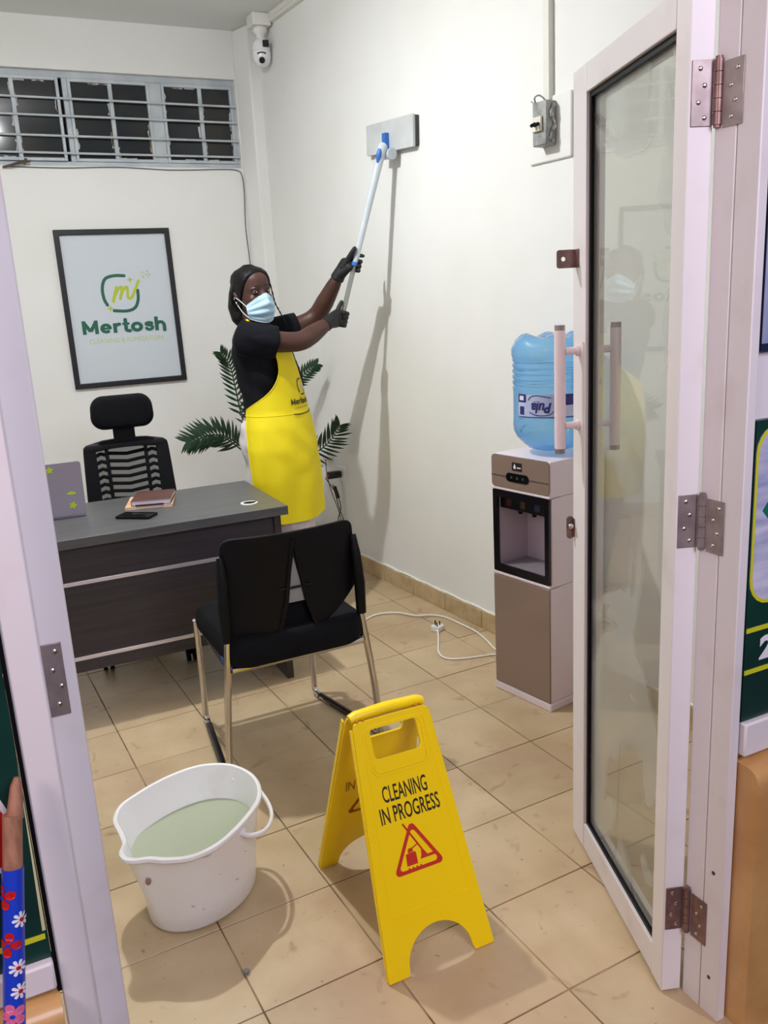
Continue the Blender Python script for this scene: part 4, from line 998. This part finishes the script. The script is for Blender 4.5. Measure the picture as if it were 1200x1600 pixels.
# ------------------------------------------------------------------ artificial palm behind the cleaner
pm = thing('potted_palm', 'artificial potted palm with feathery dark green fronds in the far corner', 'plant', (1.50, 4.80, 0))
leaf_m = mat('palm_leaf', (28, 66, 38), .5, col2=(18, 46, 28), vscale=5, rnd=.18)
part('pot', MB().lathe([(.10, 0), (.125, .02), (.15, .26), (.155, .27), (.155, .29), (.142, .29), (.138, .25), (.0, .25)], (1.50, 4.80, 0), 32, (True, False)), mat('dark_pot', (52, 48, 46), .5), pm)
part('stem', MB().tube([(1.50, 4.80, .24), (1.502, 4.80, .45), (1.50, 4.79, .60)], [.022, .018, .016], 10), mat('palm_stem', (70, 78, 44), .7), pm)
lm = MB(); npt = 5
vs_ = []
for i in range(npt):
    t = i/(npt-1); wd_ = [.0028, .0066, .0076, .0052, .0006][i]; dr_ = -.16*t*t
    vs_ += [(-wd_, t, dr_-.0), (0, t, dr_+.003), (wd_, t, dr_-.0)]
fs_ = []
for i in range(npt-1):
    for q in (0, 1): fs_.append((3*i+q, 3*i+q+1, 3*i+q+4, 3*i+q+3))
lm.add(vs_, fs_); lme = lm.mesh('leaflet'); lme.materials.append(leaf_m)
fronds = [
 ([(1.50, 4.79, .58), (1.38, 4.70, .70), (1.26, 4.63, .795), (1.15, 4.60, .815), (1.05, 4.58, .795)], .125, 1),
 ([(1.50, 4.80, .58), (1.40, 4.73, .70), (1.29, 4.68, .79), (1.19, 4.66, .80), (1.09, 4.64, .775)], .125, 1),
 ([(1.50, 4.79, .60), (1.43, 4.76, .85), (1.39, 4.72, 1.05), (1.36, 4.68, 1.18), (1.305, 4.64, 1.25)], .088, 1),
 ([(1.50, 4.79, .60), (1.55, 4.70, .85), (1.66, 4.58, 1.02), (1.735, 4.50, 1.11), (1.785, 4.45, 1.155)], .075, 1),
 ([(1.50, 4.79, .56), (1.60, 4.58, .60), (1.71, 4.38, .68), (1.77, 4.28, .76), (1.80, 4.22, .84)], .115, 1),
 ([(1.50, 4.79, .60), (1.50, 4.86, .82), (1.58, 4.92, .98), (1.66, 4.96, 1.06)], .12, 1),
]
camp = V((0, 0, 1.5))
for pts, ll, sgn in fronds:
    c = spline(pts, 8); m_ = len(c)
    fo_ = part('frond', MB().tube(c, [.006-.0045*i/(m_-1) for i in range(m_)], 6), leaf_m, pm)
    inv = wm(fo_).inverted(); npair = 17
    for k in range(npair):
        t = .30+.68*k/(npair-1); q = t*(m_-1); i = min(int(q), m_-2); p = c[i].lerp(c[i+1], q-i)
        tg = (c[min(i+1, m_-1)]-c[max(i-1, 0)]).normalized()
        side = tg.cross((camp-p).normalized()).normalized(); up = side.cross(tg).normalized()
        L_ = ll*(.55+.45*math.sin(PI*min(1, .18+.82*(k+1)/npair)))*random.uniform(.9, 1.08)
        for s in (-1, 1):
            yv = (side*s*.86 + tg*(.50+.55*t) + V((0, 0, .10*s*side.z)) + up*random.uniform(-.15, .25)).normalized()
            zv = (up - yv*up.dot(yv)).normalized(); xv = yv.cross(zv)
            M_ = Matrix((xv, yv, zv)).transposed().to_4x4() @ Matrix.Diagonal((1.0, L_, L_, 1)); M_.translation = p
            o = bpy.data.objects.new('leaflet', lme); COL.objects.link(o); o.parent = fo_; o.matrix_basis = inv @ M_

# ------------------------------------------------------------------ wall scrubber held by the cleaner
PT, PB = V((1.862, 3.680, 2.135)), V((1.655, 3.766, 1.42))
pd = (PB-PT).normalized()
pole = lambda z: PT + pd*((z-PT.z)/pd.z)
ws = thing('flat_scrubber', 'long handled flat scrubber with white and blue grip pressed on the wall', 'scrubber', WP(3.7, .02, 2.2))
sil = mat('scrubber_plate', (204, 208, 208), .45, col2=(190, 194, 196), vscale=9, bump=.05)
TR = math.radians(-3.0)
def onwall(s, h, off):      # s along the wall towards the camera from y=3.71, h height
    s2, h2 = s*math.cos(TR)-h*math.sin(TR), s*math.sin(TR)+h*math.cos(TR)
    return WP(3.712-s2*.997, off, 2.200+h2)
pd_ = rrect(-.205, .205, -.062, .062, .006, 2)
part('pad', MB().plate(pd_, [], (0, 0, 0), (1, 0, 0), (0, 1, 0), (0, 0, .016)).map(lambda p: onwall(p.x, p.y, .001+p.z)), mat('scrub_pad', (70, 70, 70), .95, bump=.6, bscale=200), ws, smooth=0)
pt_ = part('pad_plate', MB().plate(rrect(-.203, .200, -.066, .066, .004, 2), [], (0, 0, 0), (1, 0, 0), (0, 1, 0), (0, 0, .013)).map(lambda p: onwall(p.x, p.y, .0175+p.z)), sil, ws, smooth=0, bev=.003)
blue = mat('grip_blue', (52, 108, 190), .35)
gwhite = mat('grip_white', (206, 214, 218), .35, col2=(196, 206, 214), vscale=6)
part('joint', MB().box(-.016, .012, -.050, .012, .031, .052).map(lambda p: onwall(p.x-.01, p.y, p.z)).tube([onwall(-.012, -.045, .036), onwall(-.012, -.070, .052)], .012, 10), blue, ws)
jt = onwall(.01, -.075, .052)
part('pivot', MB().cyl(onwall(-.030, -.078, .055), onwall(.060, -.082, .050), .022, .024, 20), gwhite, ws)
gp_ = [PT+pd*q for q in (-.01, .03, .08, .16, .28, .40, .48, .503)]
gr_ = part('grip', MB().tube(spline([V(jt)+V((-.02, .0, 0))]+gp_, 4), [.020+.003*math.sin(min(1, i/8)*PI)-.0075*max(0, min(1, (i-6)/26)) for i in range(33)], 18), gwhite, ws)
camd = (camp-PT).normalized(); sdv = pd.cross(camd).normalized()
part('trigger', MB().tube([PT+pd*.0+camd*.012-sdv*-.006, PT+pd*.03+camd*.016-sdv*-.008, PT+pd*.06+camd*.012-sdv*-.004], [.012, .013, .006], 12), blue, gr_)
part('collar', MB().cyl(PT+pd*.500, PT+pd*.516, .0165, .0165, 18), blue, ws)
clear = glassy('clear_tube', (214, 216, 212), .08, 1.5, fcol=(206, 208, 204), body=.5)
tube_ = part('pole', MB().tube([PT+pd*.512, PT+pd*.785], .0115, 18), clear, ws)
part('inner_rod', MB().cyl(PT+pd*.512+sdv*.006, PT+pd*.78+sdv*.006, .0028, n=8), mat('rod_grey', (96, 96, 94), .4), tube_)
part('pole_cap', MB().cyl(PT+pd*.784, PT+pd*.792, .0135, n=16), gwhite, tube_)

# ------------------------------------------------------------------ the cleaner
pe = thing('person', 'person in blue mask, black t-shirt, yellow apron and black gloves scrubbing the wall', 'person', (1.36, 3.80, 0))
skin = mat('dark_skin', (78, 49, 40), .48, col2=(68, 42, 34), vscale=14, spec=.4)
def dirv(deg): a = math.radians(deg); return V((math.cos(a), math.sin(a), 0))
def oring(c, F, a, b, n=28, power=1, up=None):
    """oval ring: a along F, b across"""
    c = V(c); R_ = V((F.y, -F.x, 0)); out_ = []
    for j in range(n):
        t = 2*PI*j/n; ct, st = math.cos(t), math.sin(t)
        out_.append(c + F*a*math.copysign(abs(ct)**power, ct) + R_*b*math.copysign(abs(st)**power, st))
    return out_
# joints
shR, elR, shL, elL = V((1.160, 3.70, 1.352)), V((1.385, 3.655, 1.312)), V((1.335, 3.950, 1.350)), V((1.575, 3.925, 1.395))
GR, GL = pole(1.410), pole(1.655)
pole_up = -pd
# palms: directions from the pole axis to the palm
def perp(v): v = V(v); return (v-pd*v.dot(pd)).normalized()
pR = perp((-.80, -.55, 0)); pL = perp((-.75, .62, 0))
wrR = GR + pR*.034 + (elR-GR).normalized()*.060 + pole_up*.004
wrL = GL + pL*.034 + (elL-GL).normalized()*.066
# face frame
fF = V((.21, -.978, .0)).normalized(); fU = (V((0, 0, 1)) + V((-.978, -.21, 0))*.085).normalized(); fR = fF.cross(fU).normalized(); fU = fR.cross(fF).normalized()
HO = V((1.250, 3.812, 1.4375))
def hp_(f, r, u): return HO + fF*f + fR*r + fU*u
HEAD = [(.000, .080, .015, .024), (.012, .088, -.005, .040), (.030, .092, -.030, .052), (.055, .094, -.055, .062), (.080, .094, -.078, .067), (.110, .093, -.092, .071), (.140, .095, -.100, .074), (.168, .092, -.100, .073), (.192, .080, -.090, .066), (.210, .055, -.066, .048), (.221, .022, -.032, .024)]
def headring(z, f, b, w_, g=0, n=28):
    out_ = []
    for j in range(n):
        t = 2*PI*j/n; out_.append(hp_((f+b)/2+((f-b)/2+g)*math.cos(t), (w_+g)*math.sin(t), z))
    return out_
sk_ = MB().loft([headring(*h) for h in HEAD])
sk_.tube([(1.243, 3.84, 1.36), (1.245, 3.835, 1.42), hp_(-.012, 0, .04)], [.060, .052, .050], 16)
sk_.tube([hp_(.088, 0, .118), hp_(.099, 0, .095), hp_(.110, 0, .074), hp_(.096, 0, .064)], [.009, .011, .014, .010], 10)     # nose
for s in (-1, 1):
    sk_.ball(hp_(.078, s*.030, .124), (.020, .016, .009), 12, 8)              # brow ridge
    sk_.ball(hp_(.068, s*.042, .082), (.018, .018, .016), 12, 8)              # cheek
    sk_.tube([hp_(-.004, s*.070, .078), hp_(-.008, s*.079, .100), hp_(-.016, s*.080, .118), hp_(-.022, s*.073, .108)], [.007, .009, .009, .006], 8)   # ear
# trunk and legs
cF = dirv(-38); pF = dirv(-46)
sk_.loft([oring((1.30, 3.82, .84), pF, .09, .13), oring((1.295, 3.82, .95), pF, .095, .135), oring((1.272, 3.82, 1.08), pF, .08, .115), oring((1.255, 3.825, 1.22), cF, .088, .125), oring((1.248, 3.828, 1.33), cF, .082, .14), oring((1.246, 3.83, 1.385), cF, .06, .11), oring((1.244, 3.835, 1.41), cF, .045, .055)])
hipR, hipL = V((1.245, 3.76, .86)), V((1.36, 3.875, .86))
ankR, ankL = V((1.365, 3.735, .085)), V((1.41, 3.885, .085))
kneR, kneL = V((1.315, 3.735, .47)), V((1.395, 3.875, .47))
for h_, k_, a_ in ((hipR, kneR, ankR), (hipL, kneL, ankL)): sk_.tube([h_+V((0, 0, .06)), h_, (h_+k_)/2, k_, (k_*.55+a_*.45), a_], [.075, .08, .066, .050, .047, .032], 14)
# arms
for s_, e_, w_ in ((shR, elR, wrR), (shL, elL, wrL)):
    ap_ = spline([s_, s_.lerp(e_, .45), s_.lerp(e_, .82)*.93+s_.lerp(w_, .55)*.07, e_.lerp(w_, .12)*.93+s_.lerp(w_, .6)*.07, e_.lerp(w_, .42), e_.lerp(w_, .75), w_+(w_-e_).normalized()*.010], 5)
    sk_.tube(ap_, list(np.interp(np.linspace(0, 1, len(ap_)), [0, .17, .33, .5, .67, .83, 1], [.044, .048, .045, .044, .043, .034, .018])), 16)
body = part('body', voxel(sk_, .0055, 5), skin, pe, smooth=180)
# eyes and brows
lid_m = mat('lid_skin', (52, 32, 27), .55)
for s in (-1, 1):
    ec = hp_(.0785, s*.0310, .1120)
    gz = (V((0, 0, 1.5))-ec).normalized(); gz = (gz*.75+fF*.25).normalized()
    ey_ = part('eye', MB().ball(ec, .0118, 18, 12), mat('eye_white', (205, 196, 188), .3), body)
    ic = ec + gz*.0082
    part('iris', MB().ball(ic, (.0050, .0050, .0052), 12, 8), mat('iris_brown', (30, 18, 12), .15), ey_)
    sph = lambda az, el, r: ec + (fF*math.cos(el)*math.cos(az) + fR*math.cos(el)*math.sin(az) + fU*math.sin(el))*r
    for nm, top in (('upper_lid', True), ('lower_lid', False)):
        vs_ = []; na, ne = 13, 6
        for i in range(ne):
            for k in range(na):
                q = -1+2*k/(na-1); az = q*1.42
                e0 = (.34*(1-(q*1.15)**2)-.04) if top else (-.30*(1-(q*1.15)**2)-.04)
                if abs(q) > .87: e0 = -.04; e1 = 1.1 if top else -1.1
                vs_.append(sph(az, e0+(e1-e0)*i/(ne-1), .0133))
        me_ = evaluated(MB().add(vs_, [(i*na+k, i*na+k+1, (i+1)*na+k+1, (i+1)*na+k) for i in range(ne-1) for k in range(na-1)]).mesh('l'), [('SOLIDIFY', dict(thickness=.0016, offset=0))])
        part(nm, me_, lid_m if top else skin, ey_, smooth=80)
    part('eyebrow', MB().tube([hp_(.0965-.007*q*q, s*(.014+.036*q), .1325+.005*math.sin(q*PI*.8)) for q in (0, .25, .5, .75, 1)], [.0016, .0026, .0028, .0022, .001], 8, rv=.0012), mat('brow_hair', (30, 20, 17), .8), body)
# hair: cap behind the hairline, then gathered down at the nape
hm = mat('black_hair', (6, 6, 8), .5, spec=.25, bump=.6, bscale=55, stretch=(1, 1, .35), col2=(11, 10, 12), vscale=40)
bm = bmesh.new(); hmb = MB().loft([headring(z, f, b, w_, .0085) for z, f, b, w_ in HEAD[3:]] + [headring(.231, .01, -.02, .012, .004)])
tmp = hmb.mesh('h'); bm.from_mesh(tmp)
Hp, Ep = hp_(.084, 0, .204), hp_(.002, 0, .055)
nn = fR.cross((Hp-Ep).normalized()).normalized()
if nn.dot(fF) < 0: nn = -nn
bmesh.ops.bisect_plane(bm, geom=bm.verts[:]+bm.edges[:]+bm.faces[:], plane_co=Hp, plane_no=nn, clear_outer=True)
bmesh.ops.holes_fill(bm, edges=[e for e in bm.edges if e.is_boundary]); bm.to_mesh(tmp); bm.free()
h2 = MB(); h2.add([v.co[:] for v in tmp.vertices], [tuple(p.vertices) for p in tmp.polygons])
h2.tube([hp_(-.06, .0, .14), hp_(-.085, .015, .09), hp_(-.088, .035, .045), hp_(-.075, .040, .0), hp_(-.06, .035, -.035)], [.062, .056, .046, .038, .022], 14)
h2.tube([hp_(-.012, .062, .15), hp_(-.035, .070, .11), hp_(-.055, .066, .07)], [.020, .024, .022], 10)
h2.tube([hp_(-.01, -.062, .15), hp_(-.03, -.068, .11), hp_(-.05, -.064, .07)], [.018, .020, .018], 10)
hair = part('hair', voxel(h2, .005, 4), hm, pe, smooth=180)
braid = [hp_(.030, -.079, .160), hp_(.036, -.083, .10), hp_(.040, -.087, .05), hp_(.055, -.095, .01), hp_(.065, -.105, -.03), hp_(.06, -.115, -.06)]
bc_ = spline(braid, 8)
part('braid', MB().tube(bc_, [.0032+.0009*math.sin(i*1.6) for i in range(len(bc_))], 8), hm, hair)
# surgical mask
def maskp(s, t, g=0):          # s -1..1 across (her right +), t 0 chin .. 1 nose
    A = abs(s); th = s*1.12
    u1, u0 = .103-.046*A**1.25, -.024+.026*A**1.6; u = u0+(u1-u0)*t
    fz = .1035+.011*math.sin(t*PI)+.020*max(0, 1-A*2.1)*max(0, 1-abs(t-.74)/.5)
    wz = .0745+.004*math.sin(t*PI)-.008*(1-t)*(1-t)
    pl_ = (.0032*math.sin(t*PI*7) if .12 < t < .86 else 0)*(1-A**3)
    cc = .004
    k_ = .90+.10*math.sin(min(1, t*1.6+.22)*PI/2)
    return hp_(cc+(fz-cc+g+pl_)*math.cos(th)*k_, (wz+g+pl_)*math.sin(th), u)
mb = MB(); ns, nt_ = 25, 29
vs_ = [maskp(-1+2*i/(ns-1), j/(nt_-1)) for j in range(nt_) for i in range(ns)]
mb.add(vs_, [(j*ns+i, j*ns+i+1, (j+1)*ns+i+1, (j+1)*ns+i) for j in range(nt_-1) for i in range(ns-1)])
mk = part('face_mask', evaluated(mb.mesh('m'), [('SOLIDIFY', dict(thickness=.0015, offset=1))]), mat('mask_blue', (172, 208, 232), .75, col2=(184, 216, 236), vscale=20), pe, smooth=50)
wht = mat('mask_white', (226, 226, 230), .7)
part('mask_edge', MB().tube([maskp(s, 1, .0015) for s in np.linspace(-1, 1, 21)], .0016, 6), wht, mk)
part('mask_edge', MB().tube([maskp(s, 0, .0015) for s in np.linspace(-1, 1, 21)], .0014, 6), wht, mk)
for s in (-1, 1):
    part('ear_loop', MB().tube(spline([maskp(s, .97, .001), hp_(.012, s*.079, .086), hp_(-.014, s*.083, .098), hp_(-.024, s*.082, .088)], 5), .0017, 6), wht, mk)
    part('ear_loop', MB().tube(spline([maskp(s, .06, .001), hp_(.022, s*.074, .030), hp_(.0, s*.080, .060), hp_(-.016, s*.080, .078)], 5), .0017, 6), wht, mk)
part('earring', MB().ball(hp_(-.004, .084, .070), .0035, 8, 6), chrome, body)
# t-shirt
tm = MB()
tm.loft([oring((1.298, 3.82, .93), pF, .112, .150), oring((1.285, 3.82, 1.00), pF, .108, .145), oring((1.268, 3.82, 1.09), dirv(-44), .104, .138), oring((1.256, 3.824, 1.20), cF, .112, .148), oring((1.248, 3.826, 1.29), cF, .112, .160), oring((1.246, 3.828, 1.345), cF, .100, .160), oring((1.245, 3.83, 1.385), cF, .082, .130), oring((1.244, 3.835, 1.418), cF, .064, .074), oring((1.244, 3.836, 1.43), cF, .058, .062)])
for s_, e_, q in ((shR, elR, .60), (shL, elL, .66)):
    tm.tube([V((1.246, 3.828, 1.33)).lerp(s_, .6), s_, s_.lerp(e_, q*.5), s_.lerp(e_, q)], [.076, .076, .073, .071], 16, rv=[.074, .072, .066, .062])
tme_ = voxel(tm, .0075, 14)
nz = lambda p: .006*math.sin(p.z*38+p.x*21)*math.sin(p.y*31-p.z*17)+.003*math.sin(p.x*64+p.z*23)
for v in tme_.vertices:
    if v.co.z < 1.36: v.co += v.normal*nz(v.co)
part('t_shirt', tme_, mat('black_jersey', (17, 18, 25), .92, spec=.2, bump=.1, bscale=300), pe, smooth=180)
# trousers
tr_ = MB()
tr_.loft([oring((1.296, 3.824, .56), pF, .104, .136), oring((1.286, 3.829, .68), pF, .130, .156), oring((1.290, 3.828, .78), pF, .132, .164), oring((1.278, 3.835, .87), pF, .142, .168), oring((1.280, 3.832, .95), pF, .128, .160), oring((1.285, 3.82, 1.01), pF, .106, .140)])
for h_, k_, a_ in ((hipR, kneR, ankR), (hipL, kneL, ankL)):
    tr_.tube([h_+V((-.005, 0, .02)), (h_+k_)/2, k_, k_*.5+a_*.5, a_+V((0, 0, .0)), a_+V((0, 0, -.035))], [.112, .102, .084, .074, .067, .066], 16)
tme_ = voxel(tr_, .008, 4)
for v in tme_.vertices: v.co += v.normal*(.004*math.sin(v.co.z*52+v.co.x*30)*math.sin(v.co.y*40))
part('trousers', tme_, mat('white_denim', (214, 208, 208), .85, bump=.1, bscale=250, col2=(120, 112, 112), vscale=34, vsharp=(.70, .74)), pe, smooth=180)
# shoes
shm = mat('white_shoe', (226, 222, 216), .55)
for a_, d_ in ((ankR, dirv(-12)), (ankL, dirv(-14))):
    R_ = V((d_.y, -d_.x, 0)); b0 = V((a_.x, a_.y, 0))
    mb = MB(); sec = [(-.065, .030, .075), (-.05, .034, .085), (.0, .036, .082), (.05, .040, .060), (.10, .044, .048), (.145, .038, .042), (.168, .022, .034)]
    rings = []
    for x, w_, h_ in sec:
        rings.append([b0+d_*x+R_*(w_*math.cos(t))+V((0, 0, max(.012, .012+(h_-.012)*(.5+.5*math.sin(t))))) for t in np.linspace(0, 2*PI, 20, endpoint=False)])
    sh_ = part('shoe', MB().loft(rings), shm, pe, smooth=60)
    pts = [b0+d_*x+R_*w_*1.04 for x, w_, h_ in sec]+[b0+d_*x-R_*w_*1.04 for x, w_, h_ in reversed(sec)]
    part('sole', MB().plate([(p.x, p.y) for p in pts], [], (0, 0, 0), (1, 0, 0), (0, 1, 0), (0, 0, .016)), mat('sole_white', (210, 204, 196), .7), sh_, smooth=0, bev=.003)
# gloves: palm, four curled fingers and a thumb
glm = mat('black_glove', (17, 17, 21), .62, bump=.12, bscale=180)
def glove(G, p, q, w_, el, offs, spans, thumb, index=None):
    """G grip point, p pole-to-palm, q direction the fingers leave in, a = pole axis (up)"""
    a = pole_up; mb = MB()
    k0 = G + p*.030
    back = (w_-el).normalized()
    mb.tube([w_-back*.035, w_-back*.01, w_+(k0-w_)*.35, w_+(k0-w_)*.75 , k0+q*.012], [.0335, .032, .040, .045, .040], 14, up=a, rv=[.0335, .030, .024, .021, .016])
    for i, (o_, sp) in enumerate(zip(offs, spans)):
        c = G + a*o_; st = .35
        if index is not None and i == 0:
            b0 = c+p*.026+q*.010; mb.tube([b0-q*.02, b0+index*.03, b0+index*.058, b0+index*.082], [.0112, .0105, .0098, .0085], 10, dome=True); continue
        rad = .0235; pts = [k0+a*o_*.9-q*.006]
        for t in np.linspace(st, sp, 9): pts.append(c + (p*math.cos(t)+q*math.sin(t))*(rad+.002*math.sin(3*(t-st))))
        mb.tube(pts, [.0112]*4+[.0105]*3+[.0098]*2+[.0086], 10, dome=True)
    mb.tube(thumb, [.0145, .0125, .0112, .0095], 10, dome=True)
    return mb
qR = perp((.55, -.83, 0)); 
if abs(qR.dot(pR)) > .3: qR = (qR-pR*qR.dot(pR)).normalized()
qL = perp((.62, .78, 0)); qL = (qL-pL*qL.dot(pL)).normalized()
thR = [wrR.lerp(GR+pR*.03, .45)+pole_up*.012, GR+pR*.034+pole_up*.030-qR*.010, GR+pR*.026+pole_up*.052-qR*.012, GR+pR*.019+pole_up*.072-qR*.010]
gR = part('glove', voxel(glove(GR, pR, qR, wrR, elR, (.026, .007, -.012, -.030), (3.5, 3.7, 3.6, 3.4), thR), .0032, 3), glm, pe, smooth=180)
thL = [wrL.lerp(GL+pL*.03, .45)-qL*.015, GL+pL*.026-qL*.020+pole_up*.020, GL+pL*.016-qL*.026+pole_up*.045, GL+pL*.010-qL*.025+pole_up*.062]
idx = (qL*.80+pole_up*.10-pL*.35).normalized()
gL = part('glove', voxel(glove(GL, pL, qL, wrL, elL, (.034, .012, -.010, -.030), (1, 3.3, 3.4, 3.3), thL, idx), .0032, 3), glm, pe, smooth=180)
# apron
am = mat('yellow_apron', (238, 218, 2), .72, bump=.06, bscale=400, col2=(230, 208, 2), vscale=3)
ZT, ZW, ZB = 1.285, 1.030, .528
PROF = [(.50, 1.338, 3.80, .150, .208), (.70, 1.332, 3.802, .150, .220), (.85, 1.322, 3.806, .152, .216), (.95, 1.316, 3.81, .146, .198), (1.02, 1.310, 3.812, .138, .174), (1.10, 1.300, 3.812, .136, .160), (1.20, 1.282, 3.816, .134, .162), (1.30, 1.262, 3.82, .126, .168)]
def prof_at(z):
    for i in range(len(PROF)-1):
        if z <= PROF[i+1][0] or i == len(PROF)-2:
            t = max(0, min(1, (z-PROF[i][0])/(PROF[i+1][0]-PROF[i][0]))); return [PROF[i][k]*(1-t)+PROF[i+1][k]*t for k in range(1, 5)]
def span(z):
    """angular half width towards her right and left"""
    if z > ZW:
        t = (z-ZW)/(ZT-ZW); return math.radians(84*(1-t)**3.0+40), math.radians(98*(1-t)**2.6+36)
    t = (ZW-z)/(ZW-ZB); return math.radians(124-8*min(1, t*1.6)), math.radians(126-10*t)
def apos(th, z, g=0):
    cx, cy, a, b = prof_at(z); az = -46+8*max(0, min(1, (z-1.05)/.2)); F = dirv(az); R_ = V((F.y, -F.x, 0))
    k = max(0, min(1, (1.0-z)/.3)); fold = k*(.006*math.sin(th*3.1+1.0)+.004*math.sin(th*7.3+z*9)) + .0035*math.sin((z*.9-th*.16)*44)*math.exp(-((z-.88)/.10)**2)*math.exp(-((th-.3)/.9)**2) + .003*math.sin((z+th*.10)*40)*math.exp(-((z-.76)/.08)**2)*math.exp(-((th)/.7)**2)
    return V((cx, cy, z)) + F*(a+g+fold)*math.cos(th) + R_*(b+g+fold)*math.sin(th)
nz_, nth = 64, 60; vs_ = []
for i in range(nz_):
    zt_ = ZB+(ZT-ZB)*i/(nz_-1)
    s1, s2 = span(zt_)
    for k in range(nth):
        u = k/(nth-1); th = -s2+(s1+s2)*u; dz_ = -.018*max(0, math.cos(th-.9))*max(0, 1-(zt_-ZB)/.1) if zt_ < ZB+.1 else 0
        vs_.append(apos(th, zt_+dz_*0) + V((0, 0, dz_)))
amesh = MB().add(vs_, [(i*nth+k, i*nth+k+1, (i+1)*nth+k+1, (i+1)*nth+k) for i in range(nz_-1) for k in range(nth-1)])
ap = part('apron', evaluated(amesh.mesh('a'), [('SOLIDIFY', dict(thickness=.003, offset=1))]), am, pe, smooth=60)
hem = [apos(span(z)[0], z, .003) for z in np.linspace(ZB, ZT, 40)]
part('hem', MB().tube(hem, .0026, 6), am, ap)
part('hem', MB().tube([apos(-span(z)[1], z, .003) for z in np.linspace(ZB, ZT, 40)], .0026, 6), am, ap)
part('waist_seam', MB().tube([apos(th, 1.005, .0035) for th in np.linspace(-.6, 2.2, 24)], .0018, 6), am, ap)
F_ = dirv(-38)
part('neck_strap', MB().tube(spline([apos(.5, ZT, .004), V((1.215, 3.735, 1.36)), V((1.20, 3.775, 1.415)), V((1.205, 3.835, 1.430)), V((1.235, 3.885, 1.432)), V((1.29, 3.895, 1.40)), apos(-.5, ZT, .004)], 6), .009, 8, rv=.003), am, ap)
blk = mat('black_cord', (18, 18, 20), .7)
part('apron_tie', MB().tube(spline([apos(-.55, 1.285, .006), apos(-.62, 1.22, .007), apos(-.58, 1.17, .008), apos(-.52, 1.135, .008)], 5), .0035, 6), blk, ap)
part('apron_tie', MB().tube(spline([apos(-.34, 1.235, .006), apos(-.42, 1.19, .008), apos(-.50, 1.15, .010), apos(-.52, 1.12, .008)], 5), .003, 6), blk, ap)
part('waist_tie', MB().tube(spline([apos(span(1.0)[0], 1.0, .004), V((1.16, 3.90, 1.0)), V((1.19, 3.93, .99)), V((1.27, 3.965, .99)), apos(-span(1.0)[1], 1.0, .004)], 5), .006, 6, rv=.003), blk, ap)
# printed logo on the chest
TC = .024
def onap(p): return apos(TC - p.x/.15, p.y, .0045+p.z)
def dense(mb, n=2):
    me_ = mb.mesh('d'); bm_ = bmesh.new(); bm_.from_mesh(me_)
    bmesh.ops.triangulate(bm_, faces=bm_.faces[:]); bmesh.ops.subdivide_edges(bm_, edges=[e for e in bm_.edges if e.calc_length() > .012], cuts=n, use_grid_fill=True)
    r_ = MB(); r_.add([v.co[:] for v in bm_.verts], [tuple(v.index for v in f.verts) for f in bm_.faces]); bm_.free(); return r_
dink = mat('apron_print', (52, 56, 14), .7)
part('lettering', dense(fit(bold_word(), -.0725, .056, 1.040, 1.072)).map(onap), dink, ap, smooth=0, label='dark green letters reading Mertosh')
part('lettering', dense(fit(text('CLEANING & FUMIGATION',   .05), -.058, .060, 1.024, 1.032)).map(onap), mat('apron_print_pale', (150, 140, 70), .7), ap, smooth=0)
A1, A2, A3 = logo(0, 1, False)
sca = lambda p: onap(V((-.018+p.x*.072, 1.082+p.y*.074, p.z)))
part('logo_square', dense(A1).map(sca), dink, ap, smooth=0); part('logo_script', dense(A2).map(sca), mat('apron_print_white', (226, 222, 196), .7), ap, smooth=0)
part('pocket_edge', MB().tube(spline([onap(V((-.066, 1.002, 0))), onap(V((-.03, .998, 0))), onap(V((.03, .999, 0))), onap(V((.07, 1.007, 0)))], 6), .0024, 6), dink, ap)
